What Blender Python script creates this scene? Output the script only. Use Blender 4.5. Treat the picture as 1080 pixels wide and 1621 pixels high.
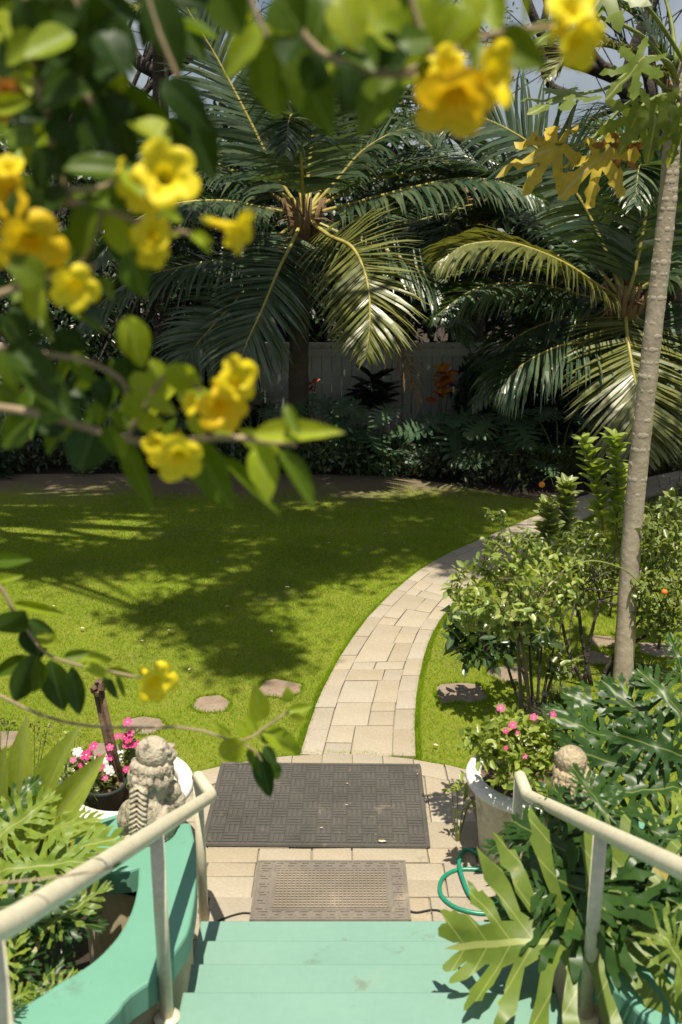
import bpy, bmesh, math, random
import numpy as np
from mathutils import Vector, Matrix, noise
from mathutils.geometry import delaunay_2d_cdt

sc = bpy.context.scene
for o in list(bpy.data.objects):
    bpy.data.objects.remove(o)
R = math.radians
rnd = random.Random(7)
nr = np.random.default_rng(11)

# ------------------------------------------------------------------ camera, sky, sun, exposure
EYE, PITCH, FPX = 3.17, R(15.9), 1576.0
cam_d = bpy.data.cameras.new('camera')
cam_d.sensor_fit = 'VERTICAL'; cam_d.sensor_height = 36.0; cam_d.sensor_width = 24.0
cam_d.lens = 35.0; cam_d.clip_start = 0.05; cam_d.clip_end = 600
cam_d.dof.use_dof = True; cam_d.dof.focus_distance = 7.5; cam_d.dof.aperture_fstop = 3.1
cam = bpy.data.objects.new('camera', cam_d); sc.collection.objects.link(cam)
cam.location = (0, 0, EYE); cam.rotation_euler = (R(90) - PITCH, 0, 0)
sc.camera = cam

SUN_EL, SUN_AZ = R(74), R(176)           # azimuth from +Y, positive to the right
sdir = Vector((math.sin(SUN_AZ) * math.cos(SUN_EL), math.cos(SUN_AZ) * math.cos(SUN_EL), math.sin(SUN_EL)))
world = bpy.data.worlds.new('World'); sc.world = world; world.use_nodes = True
wn = world.node_tree; bg = wn.nodes['Background']
sky = wn.nodes.new('ShaderNodeTexSky'); sky.sky_type = 'NISHITA'; sky.sun_disc = False
sky.sun_elevation = SUN_EL; sky.sun_rotation = SUN_AZ
sky.air_density = 1.0; sky.dust_density = 2.0; sky.ozone_density = 1.0
bg.inputs[1].default_value = 0.05
# thin broken cloud over the whole sky
wtc = wn.nodes.new('ShaderNodeTexCoord'); wno = wn.nodes.new('ShaderNodeTexNoise'); wno.inputs['Scale'].default_value = 3.2; wno.inputs['Detail'].default_value = 7
wra = wn.nodes.new('ShaderNodeValToRGB'); wra.color_ramp.elements[0].position = .38; wra.color_ramp.elements[1].position = .62
wmx = wn.nodes.new('ShaderNodeMix'); wmx.data_type = 'RGBA'; wmx.inputs[7].default_value = (8.0, 8.5, 9.0, 1)
wn.links.new(wtc.outputs['Generated'], wno.inputs['Vector']); wn.links.new(wno.outputs['Fac'], wra.inputs[0]); wn.links.new(wra.outputs[0], wmx.inputs[0])
wn.links.new(sky.outputs[0], wmx.inputs[6]); wn.links.new(wmx.outputs[2], bg.inputs[0])
sl = bpy.data.lights.new('sun', 'SUN'); sl.energy = 5.0; sl.angle = R(0.53); sl.color = (1.0, 0.92, 0.77)
so = bpy.data.objects.new('sun', sl); sc.collection.objects.link(so)
so.rotation_euler = sdir.to_track_quat('Z', 'Y').to_euler(); so.location = (0, 10, 20)
sc.view_settings.view_transform = 'Standard'; sc.view_settings.look = 'None'
sc.view_settings.exposure = 0.5; sc.view_settings.gamma = 1.0
sc.cycles.use_denoising = True
sc.cycles.max_bounces = 6; sc.cycles.diffuse_bounces = 3; sc.cycles.glossy_bounces = 2
sc.cycles.transmission_bounces = 4; sc.cycles.transparent_max_bounces = 4
sc.cycles.sample_clamp_indirect = 6.0
sc.cycles.caustics_reflective = False; sc.cycles.caustics_refractive = False

# ------------------------------------------------------------------ where a pixel of the photograph lies in the place
def ray(x, y):
    a = math.atan2(y - 810.5, FPX) + PITCH
    k = math.hypot(FPX, y - 810.5)
    return Vector(((x - 540) , k * math.cos(a), -k * math.sin(a)))
def atd(x, y, d):                        # at distance d in front of the camera
    r = ray(x, y); return Vector((r.x * d / r.y, d, EYE + r.z * d / r.y))
def ath(x, y, h=0.0):                    # at height h
    r = ray(x, y); t = (h - EYE) / r.z; return Vector((r.x * t, r.y * t, h))
def wpx(px, d, h=1.5):                   # width in pixels -> metres
    return px * (d * math.cos(PITCH) + (EYE - h) * math.sin(PITCH)) / FPX

# ------------------------------------------------------------------ building helpers
wm = {}
def add(name, mesh, mat=None, parent=None, M=None):
    M = M or Matrix()
    o = bpy.data.objects.new(name, mesh); sc.collection.objects.link(o)
    if mesh is not None and mat is not None and len(mesh.materials) == 0:
        mesh.materials.append(mat)
    o.matrix_basis = M
    if parent is not None:
        o.parent = parent; o.matrix_parent_inverse = wm[parent].inverted()
    wm[o] = M
    return o
def tag(o, label, cat, group=None):
    o['label'] = label; o['category'] = cat
    if group: o['group'] = group
    return o
def thing(name, label, cat, loc=(0, 0, 0), group=None):
    o = add(name, None, None, None, Matrix.Translation(Vector(loc)))
    o.empty_display_size = 0.1
    return tag(o, label, cat, group)
def structure(o):
    o['kind'] = 'structure'; return o
def T(parent): return wm[parent]

class MB:
    """collects vertices and faces given in world space"""
    def __init__(s): s.v = []; s.f = []; s.uv = None
    def raw(s, v, f):
        b = len(s.v); s.v += [tuple(p) for p in v]; s.f += [tuple(i + b for i in q) for q in f]; return s
    def box(s, c, size, M=None):
        x, y, z = size[0] / 2, size[1] / 2, size[2] / 2
        v = [Vector((a * x, b * y, e * z)) for e in (-1, 1) for a, b in ((-1, -1), (1, -1), (1, 1), (-1, 1))]
        if M: v = [M @ p for p in v]
        v = [p + Vector(c) for p in v]
        return s.raw(v, [(3, 2, 1, 0), (4, 5, 6, 7), (0, 1, 5, 4), (1, 2, 6, 5), (2, 3, 7, 6), (3, 0, 4, 7)])
    def tube(s, pts, rad, n=8, cap=True):
        pts = [Vector(p) for p in pts]
        if not hasattr(rad, '__len__'): rad = [rad] * len(pts)
        rings = []; prev = None
        for i, p in enumerate(pts):
            t = (pts[min(i + 1, len(pts) - 1)] - pts[max(i - 1, 0)])
            t = t.normalized() if t.length > 1e-9 else Vector((0, 0, 1))
            if prev is None:
                a = Vector((0, 0, 1)) if abs(t.z) < .9 else Vector((1, 0, 0))
                u = t.cross(a).normalized()
            else:
                u = (prev - t * prev.dot(t)).normalized()
            prev = u; w = t.cross(u)
            rings.append([p + (u * math.cos(2 * math.pi * k / n) + w * math.sin(2 * math.pi * k / n)) * rad[i] for k in range(n)])
        v = [q for r in rings for q in r]; f = []
        for i in range(len(rings) - 1):
            for k in range(n):
                a, b = i * n + k, i * n + (k + 1) % n
                f.append((a, b, b + n, a + n))
        if cap:
            f.append(tuple(reversed(range(n)))); f.append(tuple((len(rings) - 1) * n + k for k in range(n)))
        return s.raw(v, f)
    def lathe(s, prof, c=(0, 0, 0), n=40, warp=None):
        v = []; f = []
        for r, z in prof:
            for k in range(n):
                a = 2 * math.pi * k / n
                v.append((c[0] + r * math.cos(a), c[1] + r * math.sin(a), c[2] + z))
        for i in range(len(prof) - 1):
            for k in range(n):
                a, b = i * n + k, i * n + (k + 1) % n
                f.append((a, b, b + n, a + n))
        return s.raw(v, f)
    def prism(s, poly, z0, z1, bev=0.0):
        """a plan polygon (counter-clockwise) raised from z0 to z1, top edge bevelled"""
        n = len(poly); v = []; f = []
        cs = [Vector((p[0], p[1])) for p in poly]
        def inset(d):
            out = []
            for i in range(n):
                a, b, c = cs[i - 1], cs[i], cs[(i + 1) % n]
                e1 = (b - a).normalized(); e2 = (c - b).normalized()
                n1 = Vector((-e1.y, e1.x)); n2 = Vector((-e2.y, e2.x))
                m = n1 + n2; m = m / max(m.length_squared / 2, .35) if m.length > 1e-6 else n1
                out.append(b + m * d)
            return out
        rows = [(cs, z0), (cs, z1 - bev)] + ([(inset(bev * .3), z1 - bev * .3), (inset(bev), z1)] if bev else [])
        if not bev: rows[1] = (cs, z1)
        for ring, z in rows: v += [(p.x, p.y, z) for p in ring]
        for i in range(len(rows) - 1):
            for k in range(n):
                a, b = i * n + k, i * n + (k + 1) % n
                f.append((a, b, b + n, a + n))
        f.append(tuple((len(rows) - 1) * n + k for k in range(n)))
        f.append(tuple(reversed(range(n))))
        return s.raw(v, f)
    def mesh(s, smooth=False, name='mesh'):
        m = bpy.data.meshes.new(name); m.from_pydata(s.v, [], s.f)
        if smooth: m.polygons.foreach_set('use_smooth', [True] * len(m.polygons))
        m.update(); return m
    def build(s, name, mat, parent=None, smooth=False, base=None):
        """object with its origin at its parent's (or at base)"""
        M = wm[parent] if parent is not None else (Matrix.Translation(Vector(base)) if base is not None else Matrix())
        m = s.mesh(smooth, name); m.transform(M.inverted())
        return add(name, m, mat, parent, M)

def npmesh(name, verts, faces, smooth=False):
    """verts (N,3), faces (M,k) arrays"""
    m = bpy.data.meshes.new(name); k = faces.shape[1]
    m.vertices.add(len(verts)); m.vertices.foreach_set('co', np.ascontiguousarray(verts, dtype=np.float32).ravel())
    m.loops.add(faces.size); m.loops.foreach_set('vertex_index', np.ascontiguousarray(faces, dtype=np.int32).ravel())
    m.polygons.add(len(faces)); m.polygons.foreach_set('loop_start', np.arange(0, faces.size, k, dtype=np.int32))
    m.polygons.foreach_set('loop_total', np.full(len(faces), k, dtype=np.int32))
    if smooth: m.polygons.foreach_set('use_smooth', np.ones(len(faces), dtype=bool))
    m.update(calc_edges=True); return m
def npbuild(name, verts, faces, mat, parent=None, smooth=False):
    M = wm[parent] if parent is not None else Matrix()
    m = npmesh(name, verts - np.array(M.translation), faces, smooth)
    return add(name, m, mat, parent, M)

def catmull(pts, n):
    pts = [Vector(p) for p in pts]; q = [2 * pts[0] - pts[1]] + pts + [2 * pts[-1] - pts[-2]]
    out = []; m = len(pts) - 1
    for i in range(n):
        t = i / (n - 1) * m; k = min(int(t), m - 1); t -= k
        a, b, c, d = q[k:k + 4]
        out.append(0.5 * ((2 * b) + (c - a) * t + (2 * a - 5 * b + 4 * c - d) * t * t + (3 * b - a - 3 * c + d) * t ** 3))
    return out
def inside(px, py, poly):
    """vectorised point in polygon"""
    r = np.zeros(len(px), bool); n = len(poly); j = n - 1
    for i in range(n):
        xi, yi, xj, yj = poly[i][0], poly[i][1], poly[j][0], poly[j][1]
        if yi != yj:
            r ^= ((yi > py) != (yj > py)) & (px < (xj - xi) * (py - yi) / (yj - yi) + xi)
        j = i
    return r

# ------------------------------------------------------------------ materials
def nmat(name):
    m = bpy.data.materials.new(name); m.use_nodes = True
    nt = m.node_tree; b = nt.nodes['Principled BSDF']; return m, nt, b
def ramp(nt, stops):
    r = nt.nodes.new('ShaderNodeValToRGB'); e = r.color_ramp.elements
    e[0].position, e[0].color = stops[0][0], (*stops[0][1], 1)
    e[1].position, e[1].color = stops[-1][0], (*stops[-1][1], 1)
    for p, c in stops[1:-1]:
        k = e.new(p); k.color = (*c, 1)
    return r
def noi(nt, scale, detail=4, rough=.55, coord='Object'):
    tc = nt.nodes.new('ShaderNodeTexCoord'); n = nt.nodes.new('ShaderNodeTexNoise')
    n.inputs['Scale'].default_value = scale; n.inputs['Detail'].default_value = detail; n.inputs['Roughness'].default_value = rough
    nt.links.new(tc.outputs[coord], n.inputs['Vector']); return n
def mixc(nt, fac, a, b, mode='MIX'):
    m = nt.nodes.new('ShaderNodeMix'); m.data_type = 'RGBA'; m.blend_type = mode
    for i, s in ((0, fac), (6, a), (7, b)):
        if hasattr(s, 'is_linked') or hasattr(s, 'links'): nt.links.new(s, m.inputs[i])
        else: m.inputs[i].default_value = s if i == 0 else (*s, 1)
    return m.outputs[2]
def bump(nt, b, src, strength, dist=.01):
    k = nt.nodes.new('ShaderNodeBump'); k.inputs['Strength'].default_value = strength; k.inputs['Distance'].default_value = dist
    nt.links.new(src, k.inputs['Height']); nt.links.new(k.outputs[0], b.inputs['Normal'])
def surface(name, c1, c2, scale=3, rough=.8, fine=60, bmp=.3, bdist=.005, objvar=0.0, spec=.3, stain=None, coord='Object', fc=.6):
    m, nt, b = nmat(name)
    n = noi(nt, scale, coord=coord); r = ramp(nt, [(.3, c1), (.7, c2)]); nt.links.new(n.outputs['Fac'], r.inputs[0])
    col = r.outputs[0]
    n2 = noi(nt, fine, 3, coord=coord)
    r2 = ramp(nt, [(.25, (.72, .72, .72)), (.75, (1.12, 1.12, 1.12))]); nt.links.new(n2.outputs['Fac'], r2.inputs[0])
    col = mixc(nt, fc, col, r2.outputs[0], 'MULTIPLY')
    if stain:
        n3 = noi(nt, stain[1], 6, .65, coord=coord); r3 = ramp(nt, [(stain[2], (0, 0, 0)), (stain[2] + .14, (1, 1, 1))])
        nt.links.new(n3.outputs['Fac'], r3.inputs[0]); col = mixc(nt, r3.outputs[0], col, stain[0])
    if objvar:
        oi = nt.nodes.new('ShaderNodeObjectInfo')
        hs = nt.nodes.new('ShaderNodeHueSaturation')
        mr = nt.nodes.new('ShaderNodeMapRange'); mr.inputs[3].default_value = 1 - objvar; mr.inputs[4].default_value = 1 + objvar
        nt.links.new(oi.outputs['Random'], mr.inputs[0]); nt.links.new(mr.outputs[0], hs.inputs['Value'])
        ms = nt.nodes.new('ShaderNodeMath'); ms.operation = 'MULTIPLY'; ms.inputs[1].default_value = 7.31
        fr = nt.nodes.new('ShaderNodeMath'); fr.operation = 'FRACT'
        nt.links.new(oi.outputs['Random'], ms.inputs[0]); nt.links.new(ms.outputs[0], fr.inputs[0])
        m2 = nt.nodes.new('ShaderNodeMapRange'); m2.inputs[3].default_value = 1 - 1.6 * objvar; m2.inputs[4].default_value = 1 + 1.6 * objvar
        nt.links.new(fr.outputs[0], m2.inputs[0]); nt.links.new(m2.outputs[0], hs.inputs['Saturation'])
        nt.links.new(col, hs.inputs['Color']); col = hs.outputs[0]
    nt.links.new(col, b.inputs['Base Color'])
    b.inputs['Roughness'].default_value = rough; b.inputs['Specular IOR Level'].default_value = spec
    bump(nt, b, n2.outputs['Fac'], bmp, bdist)
    return m
def leafmat(name, c1, c2, trans=.35, tcol=None, rough=.4, spec=.5, vein=None, veinw=.02, side=0, island=True, spots=None, ns=9, nlo=.75):
    """leaf: gloss on top, light through it; colour varies from leaf to leaf"""
    m, nt, b = nmat(name)
    if island:
        g = nt.nodes.new('ShaderNodeNewGeometry'); f1 = g.outputs['Random Per Island']
    else:
        g = nt.nodes.new('ShaderNodeObjectInfo'); f1 = g.outputs['Random']
    r = ramp(nt, [(0, c1), (1, c2)]); nt.links.new(f1, r.inputs[0]); col = r.outputs[0]
    n = noi(nt, ns, 3); r2 = ramp(nt, [(.3, (nlo, nlo * 1.06, nlo)), (.7, (1.15, 1.1, 1.1))]); nt.links.new(n.outputs['Fac'], r2.inputs[0])
    col = mixc(nt, .8, col, r2.outputs[0], 'MULTIPLY')
    if vein:
        uv = nt.nodes.new('ShaderNodeUVMap'); sx = nt.nodes.new('ShaderNodeSeparateXYZ'); nt.links.new(uv.outputs[0], sx.inputs[0])
        ab = nt.nodes.new('ShaderNodeMath'); ab.operation = 'ABSOLUTE'; nt.links.new(sx.outputs[0], ab.inputs[0])
        lt = nt.nodes.new('ShaderNodeMath'); lt.operation = 'LESS_THAN'; lt.inputs[1].default_value = veinw; nt.links.new(ab.outputs[0], lt.inputs[0])
        fac = lt.outputs[0]
        if side:
            ma = nt.nodes.new('ShaderNodeMath'); ma.operation = 'MULTIPLY_ADD'; ma.inputs[1].default_value = -.75
            nt.links.new(ab.outputs[0], ma.inputs[0]); nt.links.new(sx.outputs[1], ma.inputs[2])
            mu = nt.nodes.new('ShaderNodeMath'); mu.operation = 'MULTIPLY'; mu.inputs[1].default_value = side; nt.links.new(ma.outputs[0], mu.inputs[0])
            fr = nt.nodes.new('ShaderNodeMath'); fr.operation = 'FRACT'; nt.links.new(mu.outputs[0], fr.inputs[0])
            l2 = nt.nodes.new('ShaderNodeMath'); l2.operation = 'LESS_THAN'; l2.inputs[1].default_value = .07; nt.links.new(fr.outputs[0], l2.inputs[0])
            l3 = nt.nodes.new('ShaderNodeMath'); l3.operation = 'MULTIPLY'; l3.inputs[1].default_value = .55; nt.links.new(l2.outputs[0], l3.inputs[0])
            mx = nt.nodes.new('ShaderNodeMath'); mx.operation = 'MAXIMUM'; nt.links.new(fac, mx.inputs[0]); nt.links.new(l3.outputs[0], mx.inputs[1]); fac = mx.outputs[0]
        col = mixc(nt, fac, col, vein)
    if spots:
        n4 = noi(nt, spots[1], 3); r4 = ramp(nt, [(spots[2], (0, 0, 0)), (spots[2] + .06, (1, 1, 1))]); nt.links.new(n4.outputs['Fac'], r4.inputs[0])
        col = mixc(nt, r4.outputs[0], col, spots[0])
    nt.links.new(col, b.inputs['Base Color'])
    b.inputs['Roughness'].default_value = rough; b.inputs['Specular IOR Level'].default_value = spec
    tr = nt.nodes.new('ShaderNodeBsdfTranslucent')
    if tcol: nt.links.new(mixc(nt, 1.0, col, tcol, 'MULTIPLY'), tr.inputs[0])
    else: nt.links.new(col, tr.inputs[0])
    mx = nt.nodes.new('ShaderNodeMixShader'); mx.inputs[0].default_value = trans
    nt.links.new(b.outputs[0], mx.inputs[1]); nt.links.new(tr.outputs[0], mx.inputs[2])
    nt.links.new(mx.outputs[0], nt.nodes['Material Output'].inputs[0])
    return m

MAT = {}
MAT['soil'] = surface('soil', (.025, .018, .012), (.05, .036, .024), 2.5, .95, 40, .9, .02)
MAT['lawn_soil'] = surface('lawn_soil', (.15, .19, .015), (.20, .21, .03), 1.5, .95, 50, .8, .01, stain=((.16, .12, .075), .8, .6))
def worn_lawn():
    m = MAT['lawn_soil']; nt = m.node_tree; b = nt.nodes['Principled BSDF']; old = b.inputs['Base Color'].links[0].from_socket
    tc = nt.nodes.new('ShaderNodeTexCoord'); sx = nt.nodes.new('ShaderNodeSeparateXYZ'); nt.links.new(tc.outputs['Object'], sx.inputs[0])
    n = noi(nt, .8, 4, .6); ad = nt.nodes.new('ShaderNodeMath'); ad.operation = 'MULTIPLY_ADD'; ad.inputs[1].default_value = 3.0
    nt.links.new(n.outputs['Fac'], ad.inputs[0]); nt.links.new(sx.outputs[1], ad.inputs[2])
    mr = nt.nodes.new('ShaderNodeMapRange'); mr.inputs[1].default_value = 13.0; mr.inputs[2].default_value = 14.0; nt.links.new(ad.outputs[0], mr.inputs[0])
    nt.links.new(mixc(nt, mr.outputs[0], old, (.15, .115, .075)), b.inputs['Base Color'])
worn_lawn()
MAT['paver'] = surface('paver', (.32, .272, .20), (.385, .335, .258), 2.2, .85, 55, .35, .004, objvar=.075, stain=((.265, .22, .16), 2.6, .62))
MAT['joint'] = surface('joint', (.235, .2, .15), (.30, .255, .19), 6, .95, 80, .6)
MAT['stone'] = surface('stone', (.20, .15, .105), (.30, .235, .175), 5, .9, 45, .7, .012, objvar=.08, stain=((.13, .10, .07), 7, .6))
MAT['mint_step'] = surface('mint_step', (.168, .305, .25), (.19, .33, .27), 2, .6, 30, .12, .003, stain=((.235, .33, .265), 3, .63), fc=.15)
MAT['mint_cap'] = surface('mint_cap', (.125, .30, .22), (.145, .33, .245), 2, .55, 30, .1, .003, stain=((.15, .325, .24), 2, .62), fc=.12)
MAT['beige'] = surface('beige', (.50, .42, .27), (.58, .50, .34), 3, .75, 25, .2, .004, stain=((.42, .34, .21), 4, .62))
MAT['rail'] = surface('rail', (.66, .61, .45), (.72, .67, .51), 6, .4, 50, .08, .002, spec=.5, stain=((.48, .40, .25), 9, .66))
MAT['white'] = surface('white', (.76, .74, .68), (.84, .82, .78), 4, .6, 40, .12, .003, stain=((.55, .51, .42), 8, .64))
MAT['planter'] = surface('planter', (.60, .53, .38), (.68, .62, .47), 3, .8, 35, .3, .005, stain=((.40, .36, .24), 5, .6))
MAT['rubber'] = surface('rubber', (.066, .062, .055), (.098, .091, .08), 3, .8, 60, .3, .003, stain=((.24, .20, .16), 4, .62))
MAT['rubber2'] = surface('rubber2', (.15, .132, .112), (.21, .185, .153), 3, .85, 60, .3, .003, stain=((.32, .27, .2), 4, .6))
MAT['dust'] = surface('dust', (.30, .235, .16), (.42, .34, .24), 4, .95, 70, .4, .003)
MAT['statue'] = surface('statue', (.40, .345, .26), (.52, .455, .35), 14, .95, 60, .9, .012, stain=((.13, .115, .085), 22, .5))
MAT['statue2'] = surface('statue2', (.34, .27, .17), (.52, .43, .29), 12, .95, 60, .9, .012, stain=((.14, .12, .09), 14, .55))
MAT['hose'] = surface('hose', (.008, .20, .12), (.012, .27, .16), 5, .35, 50, .05, spec=.6)
MAT['fence'] = surface('fence', (.44, .44, .39), (.52, .52, .46), 2, .8, 20, .25, .004, objvar=.05)
MAT['bark'] = surface('bark', (.035, .03, .026), (.085, .072, .06), 4, .95, 25, 1, .03)
MAT['palm_bark'] = surface('palm_bark', (.06, .05, .04), (.13, .105, .08), 4, .95, 25, 1, .03)
MAT['fibre'] = surface('fibre', (.16, .10, .055), (.27, .18, .09), 6, .95, 40, .8, .01)
MAT['papaya_bark'] = surface('papaya_bark', (.33, .275, .205), (.46, .40, .31), 7, .85, 30, .5, .008, stain=((.55, .5, .42), 6, .6))
MAT['scar'] = surface('scar', (.42, .365, .285), (.54, .48, .39), 12, .9, 40, .5, .006)
MAT['stem'] = surface('stem', (.10, .075, .045), (.19, .15, .09), 9, .8, 40, .4, .004)
MAT['green_stem'] = surface('green_stem', (.13, .17, .04), (.22, .26, .07), 9, .6, 40, .2, .003)
MAT['vine'] = surface('vine', (.26, .19, .11), (.38, .30, .19), 12, .8, 40, .4, .004)
MAT['pot_dark'] = surface('pot_dark', (.02, .03, .026), (.035, .045, .038), 5, .5, 40, .1)
MAT['pot_green'] = surface('pot_green', (.012, .055, .03), (.02, .08, .045), 5, .5, 40, .1)
MAT['rust'] = surface('rust', (.075, .045, .03), (.19, .125, .08), 18, .9, 60, .8, .006)
MAT['cable'] = surface('cable', (.015, .015, .015), (.03, .03, .03), 5, .5)
MAT['orange'] = surface('orange', (.65, .16, .02), (.75, .24, .03), 9, .45, 60, .1)
MAT['litter'] = surface('litter', (.55, .46, .30), (.66, .58, .42), 9, .8)
MAT['mulch'] = surface('mulch', (.09, .06, .04), (.2, .14, .09), 20, .95, 60, 1, .02)
def grime(key, col, scale, thr, amount, width=.1):
    m = MAT[key]; nt = m.node_tree; b = nt.nodes['Principled BSDF']; old = b.inputs['Base Color'].links[0].from_socket
    n = noi(nt, scale, 8, .7); r = ramp(nt, [(thr, (0, 0, 0)), (thr + width, (amount, amount, amount))]); nt.links.new(n.outputs['Fac'], r.inputs[0])
    nt.links.new(mixc(nt, r.outputs[0], old, col), b.inputs['Base Color'])
grime('mint_step', (.10, .15, .11), 6, .60, .55); grime('mint_step', (.42, .42, .36), 26, .68, .8, .05)
grime('mint_cap', (.09, .16, .12), 5, .61, .5); grime('mint_cap', (.34, .40, .33), 24, .70, .8, .05)
grime('beige', (.22, .17, .10), 5, .58, .7); grime('rail', (.25, .13, .06), 20, .68, .8, .05)
grime('paver', (.17, .14, .095), 9, .60, .6); grime('paver', (.12, .13, .06), 3.2, .64, .5)
grime('planter', (.22, .19, .11), 4, .55, .7); grime('rubber', (.20, .17, .13), 9, .6, .5)

GR = (1.6, 1.75, .55)
MAT['grass'] = leafmat('grass', (.195, .34, .014), (.36, .48, .026), .42, (1.2, 1.2, .4), .6, .1, ns=.9, nlo=.55)
MAT['palm'] = leafmat('palm', (.042, .085, .045), (.14, .18, .095), .25, (1.5, 1.7, .5), .32, .7)
MAT['palm_yel'] = leafmat('palm_yel', (.14, .165, .045), (.22, .23, .07), .3, (1.4, 1.3, .5), .36, .6)  # yellower copy of palm: age tint plus sunlight put into the colour
MAT['rachis'] = surface('rachis', (.30, .26, .055), (.42, .36, .09), 6, .5, 40, .1, spec=.5)
MAT['dry'] = leafmat('dry', (.20, .14, .08), (.34, .25, .15), .25, None, .8, .2)
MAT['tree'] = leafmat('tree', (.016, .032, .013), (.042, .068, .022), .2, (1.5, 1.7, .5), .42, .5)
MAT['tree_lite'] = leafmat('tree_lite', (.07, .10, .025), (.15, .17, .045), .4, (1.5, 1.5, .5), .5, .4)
MAT['ivy'] = leafmat('ivy', (.025, .045, .022), (.055, .085, .04), .18, (1.3, 1.5, .6), .32, .65)
MAT['bed'] = leafmat('bed', (.04, .075, .03), (.09, .13, .045), .22, (1.4, 1.6, .5), .36, .6)
MAT['cover'] = leafmat('cover', (.09, .125, .03), (.20, .225, .06), .3, (1.3, 1.4, .5), .4, .5)
MAT['cover_dark'] = leafmat('cover_dark', (.045, .065, .03), (.10, .12, .06), .25, (1.3, 1.4, .5), .4, .5)
MAT['bush'] = leafmat('bush', (.12, .17, .04), (.30, .34, .11), .32, (1.4, 1.5, .45), .36, .6)
MAT['bush_dark'] = leafmat('bush_dark', (.035, .075, .022), (.075, .12, .035), .25, (1.5, 1.7, .5), .3, .7)
MAT['bush_lime'] = leafmat('bush_lime', (.2, .28, .045), (.36, .42, .09), .35, (1.3, 1.4, .4), .36, .55)
MAT['rose'] = leafmat('rose', (.16, .25, .04), (.42, .46, .14), .32, (1.3, 1.4, .5), .38, .55)
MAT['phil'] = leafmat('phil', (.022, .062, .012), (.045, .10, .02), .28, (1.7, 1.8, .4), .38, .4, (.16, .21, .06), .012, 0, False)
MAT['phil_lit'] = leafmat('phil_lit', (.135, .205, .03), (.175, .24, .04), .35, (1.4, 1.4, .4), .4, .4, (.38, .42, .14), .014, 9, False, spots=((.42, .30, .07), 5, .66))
MAT['phil_lime'] = leafmat('phil_lime', (.16, .25, .03), (.25, .32, .045), .35, (1.4, 1.4, .4), .48, .35, (.34, .38, .12), .012, 0, False)
MAT['monstera'] = leafmat('monstera', (.045, .095, .045), (.085, .14, .065), .18, (1.3, 1.5, .5), .36, .5, (.12, .17, .09), .01, 0, False)
MAT['lance'] = leafmat('lance', (.26, .34, .05), (.34, .40, .07), .5, (1.4, 1.4, .4), .34, .6, (.30, .36, .10), .03, 0, False)
MAT['fg'] = leafmat('fg', (.06, .115, .007), (.14, .20, .012), .42, (1.6, 1.6, .35), .42, .25, (.19, .25, .06), .018, 0, False)
MAT['fg_lime'] = leafmat('fg_lime', (.25, .34, .015), (.37, .43, .03), .45, (1.5, 1.4, .35), .42, .3, (.3, .36, .1), .018, 0, False)  # bright green of young leaves, with backlit glow put into the colour
MAT['fg_dark'] = leafmat('fg_dark', (.018, .045, .005), (.042, .078, .009), .28, (1.8, 1.8, .35), .42, .22, (.07, .12, .05), .016, 0, False)  # dark copy of fg, shade put into the leaf colour
MAT['petal'] = leafmat('petal', (.88, .70, .012), (.92, .78, .03), .35, (1.05, 1.0, .6), .5, .3, None, .02, 0, False)
MAT['petal_orange'] = leafmat('petal_orange', (.86, .58, .012), (.90, .64, .015), .35, (1.05, .95, .5), .5, .3, None, .02, 0, False)
MAT['petal_brown'] = leafmat('petal_brown', (.42, .17, .03), (.5, .22, .04), .4, None, .6, .2, None, .02, 0, False)
MAT['pink'] = leafmat('pink', (.72, .045, .22), (.80, .10, .32), .3, None, .5, .3, None, .02, 0, False)
MAT['pink_eye'] = surface('pink_eye', (.8, .7, .6), (.85, .75, .65))
MAT['petal_white'] = leafmat('petal_white', (.78, .76, .72), (.82, .8, .77), .3, None, .5, .3, None, .02, 0, False)
MAT['papaya'] = leafmat('papaya', (.13, .19, .035), (.22, .27, .05), .4, (1.4, 1.4, .4), .42, .5, (.35, .36, .14), .012, 0, False)
MAT['papaya_yel'] = leafmat('papaya_yel', (.55, .40, .035), (.66, .50, .07), .4, None, .5, .4, (.6, .5, .2), .012, 0, False, spots=((.34, .17, .04), 6, .62))
MAT['papaya_brown'] = leafmat('papaya_brown', (.30, .13, .045), (.4, .2, .07), .25, None, .75, .2, None, .02, 0, False)
MAT['croton'] = leafmat('croton', (.7, .16, .02), (.8, .45, .03), .35, None, .35, .6, (.6, .4, .05), .03, 0, False)
MAT['croton_red'] = leafmat('croton_red', (.5, .035, .02), (.55, .09, .025), .35, None, .35, .6, (.5, .2, .05), .03, 0, False)
MAT['ti'] = leafmat('ti', (.02, .022, .018), (.04, .035, .03), .15, None, .3, .7, None, .02, 0, False)

# ================================================================== THE SETTING
def sheet(name, poly, z, mat):
    mb = MB(); mb.raw([(p[0], p[1], z) for p in poly], [tuple(range(len(poly)))])
    return structure(mb.build(name, mat))
ground = sheet('ground', [(-150, -40), (150, -40), (150, 260), (-150, 260)], -0.02, MAT['soil'])

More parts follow.
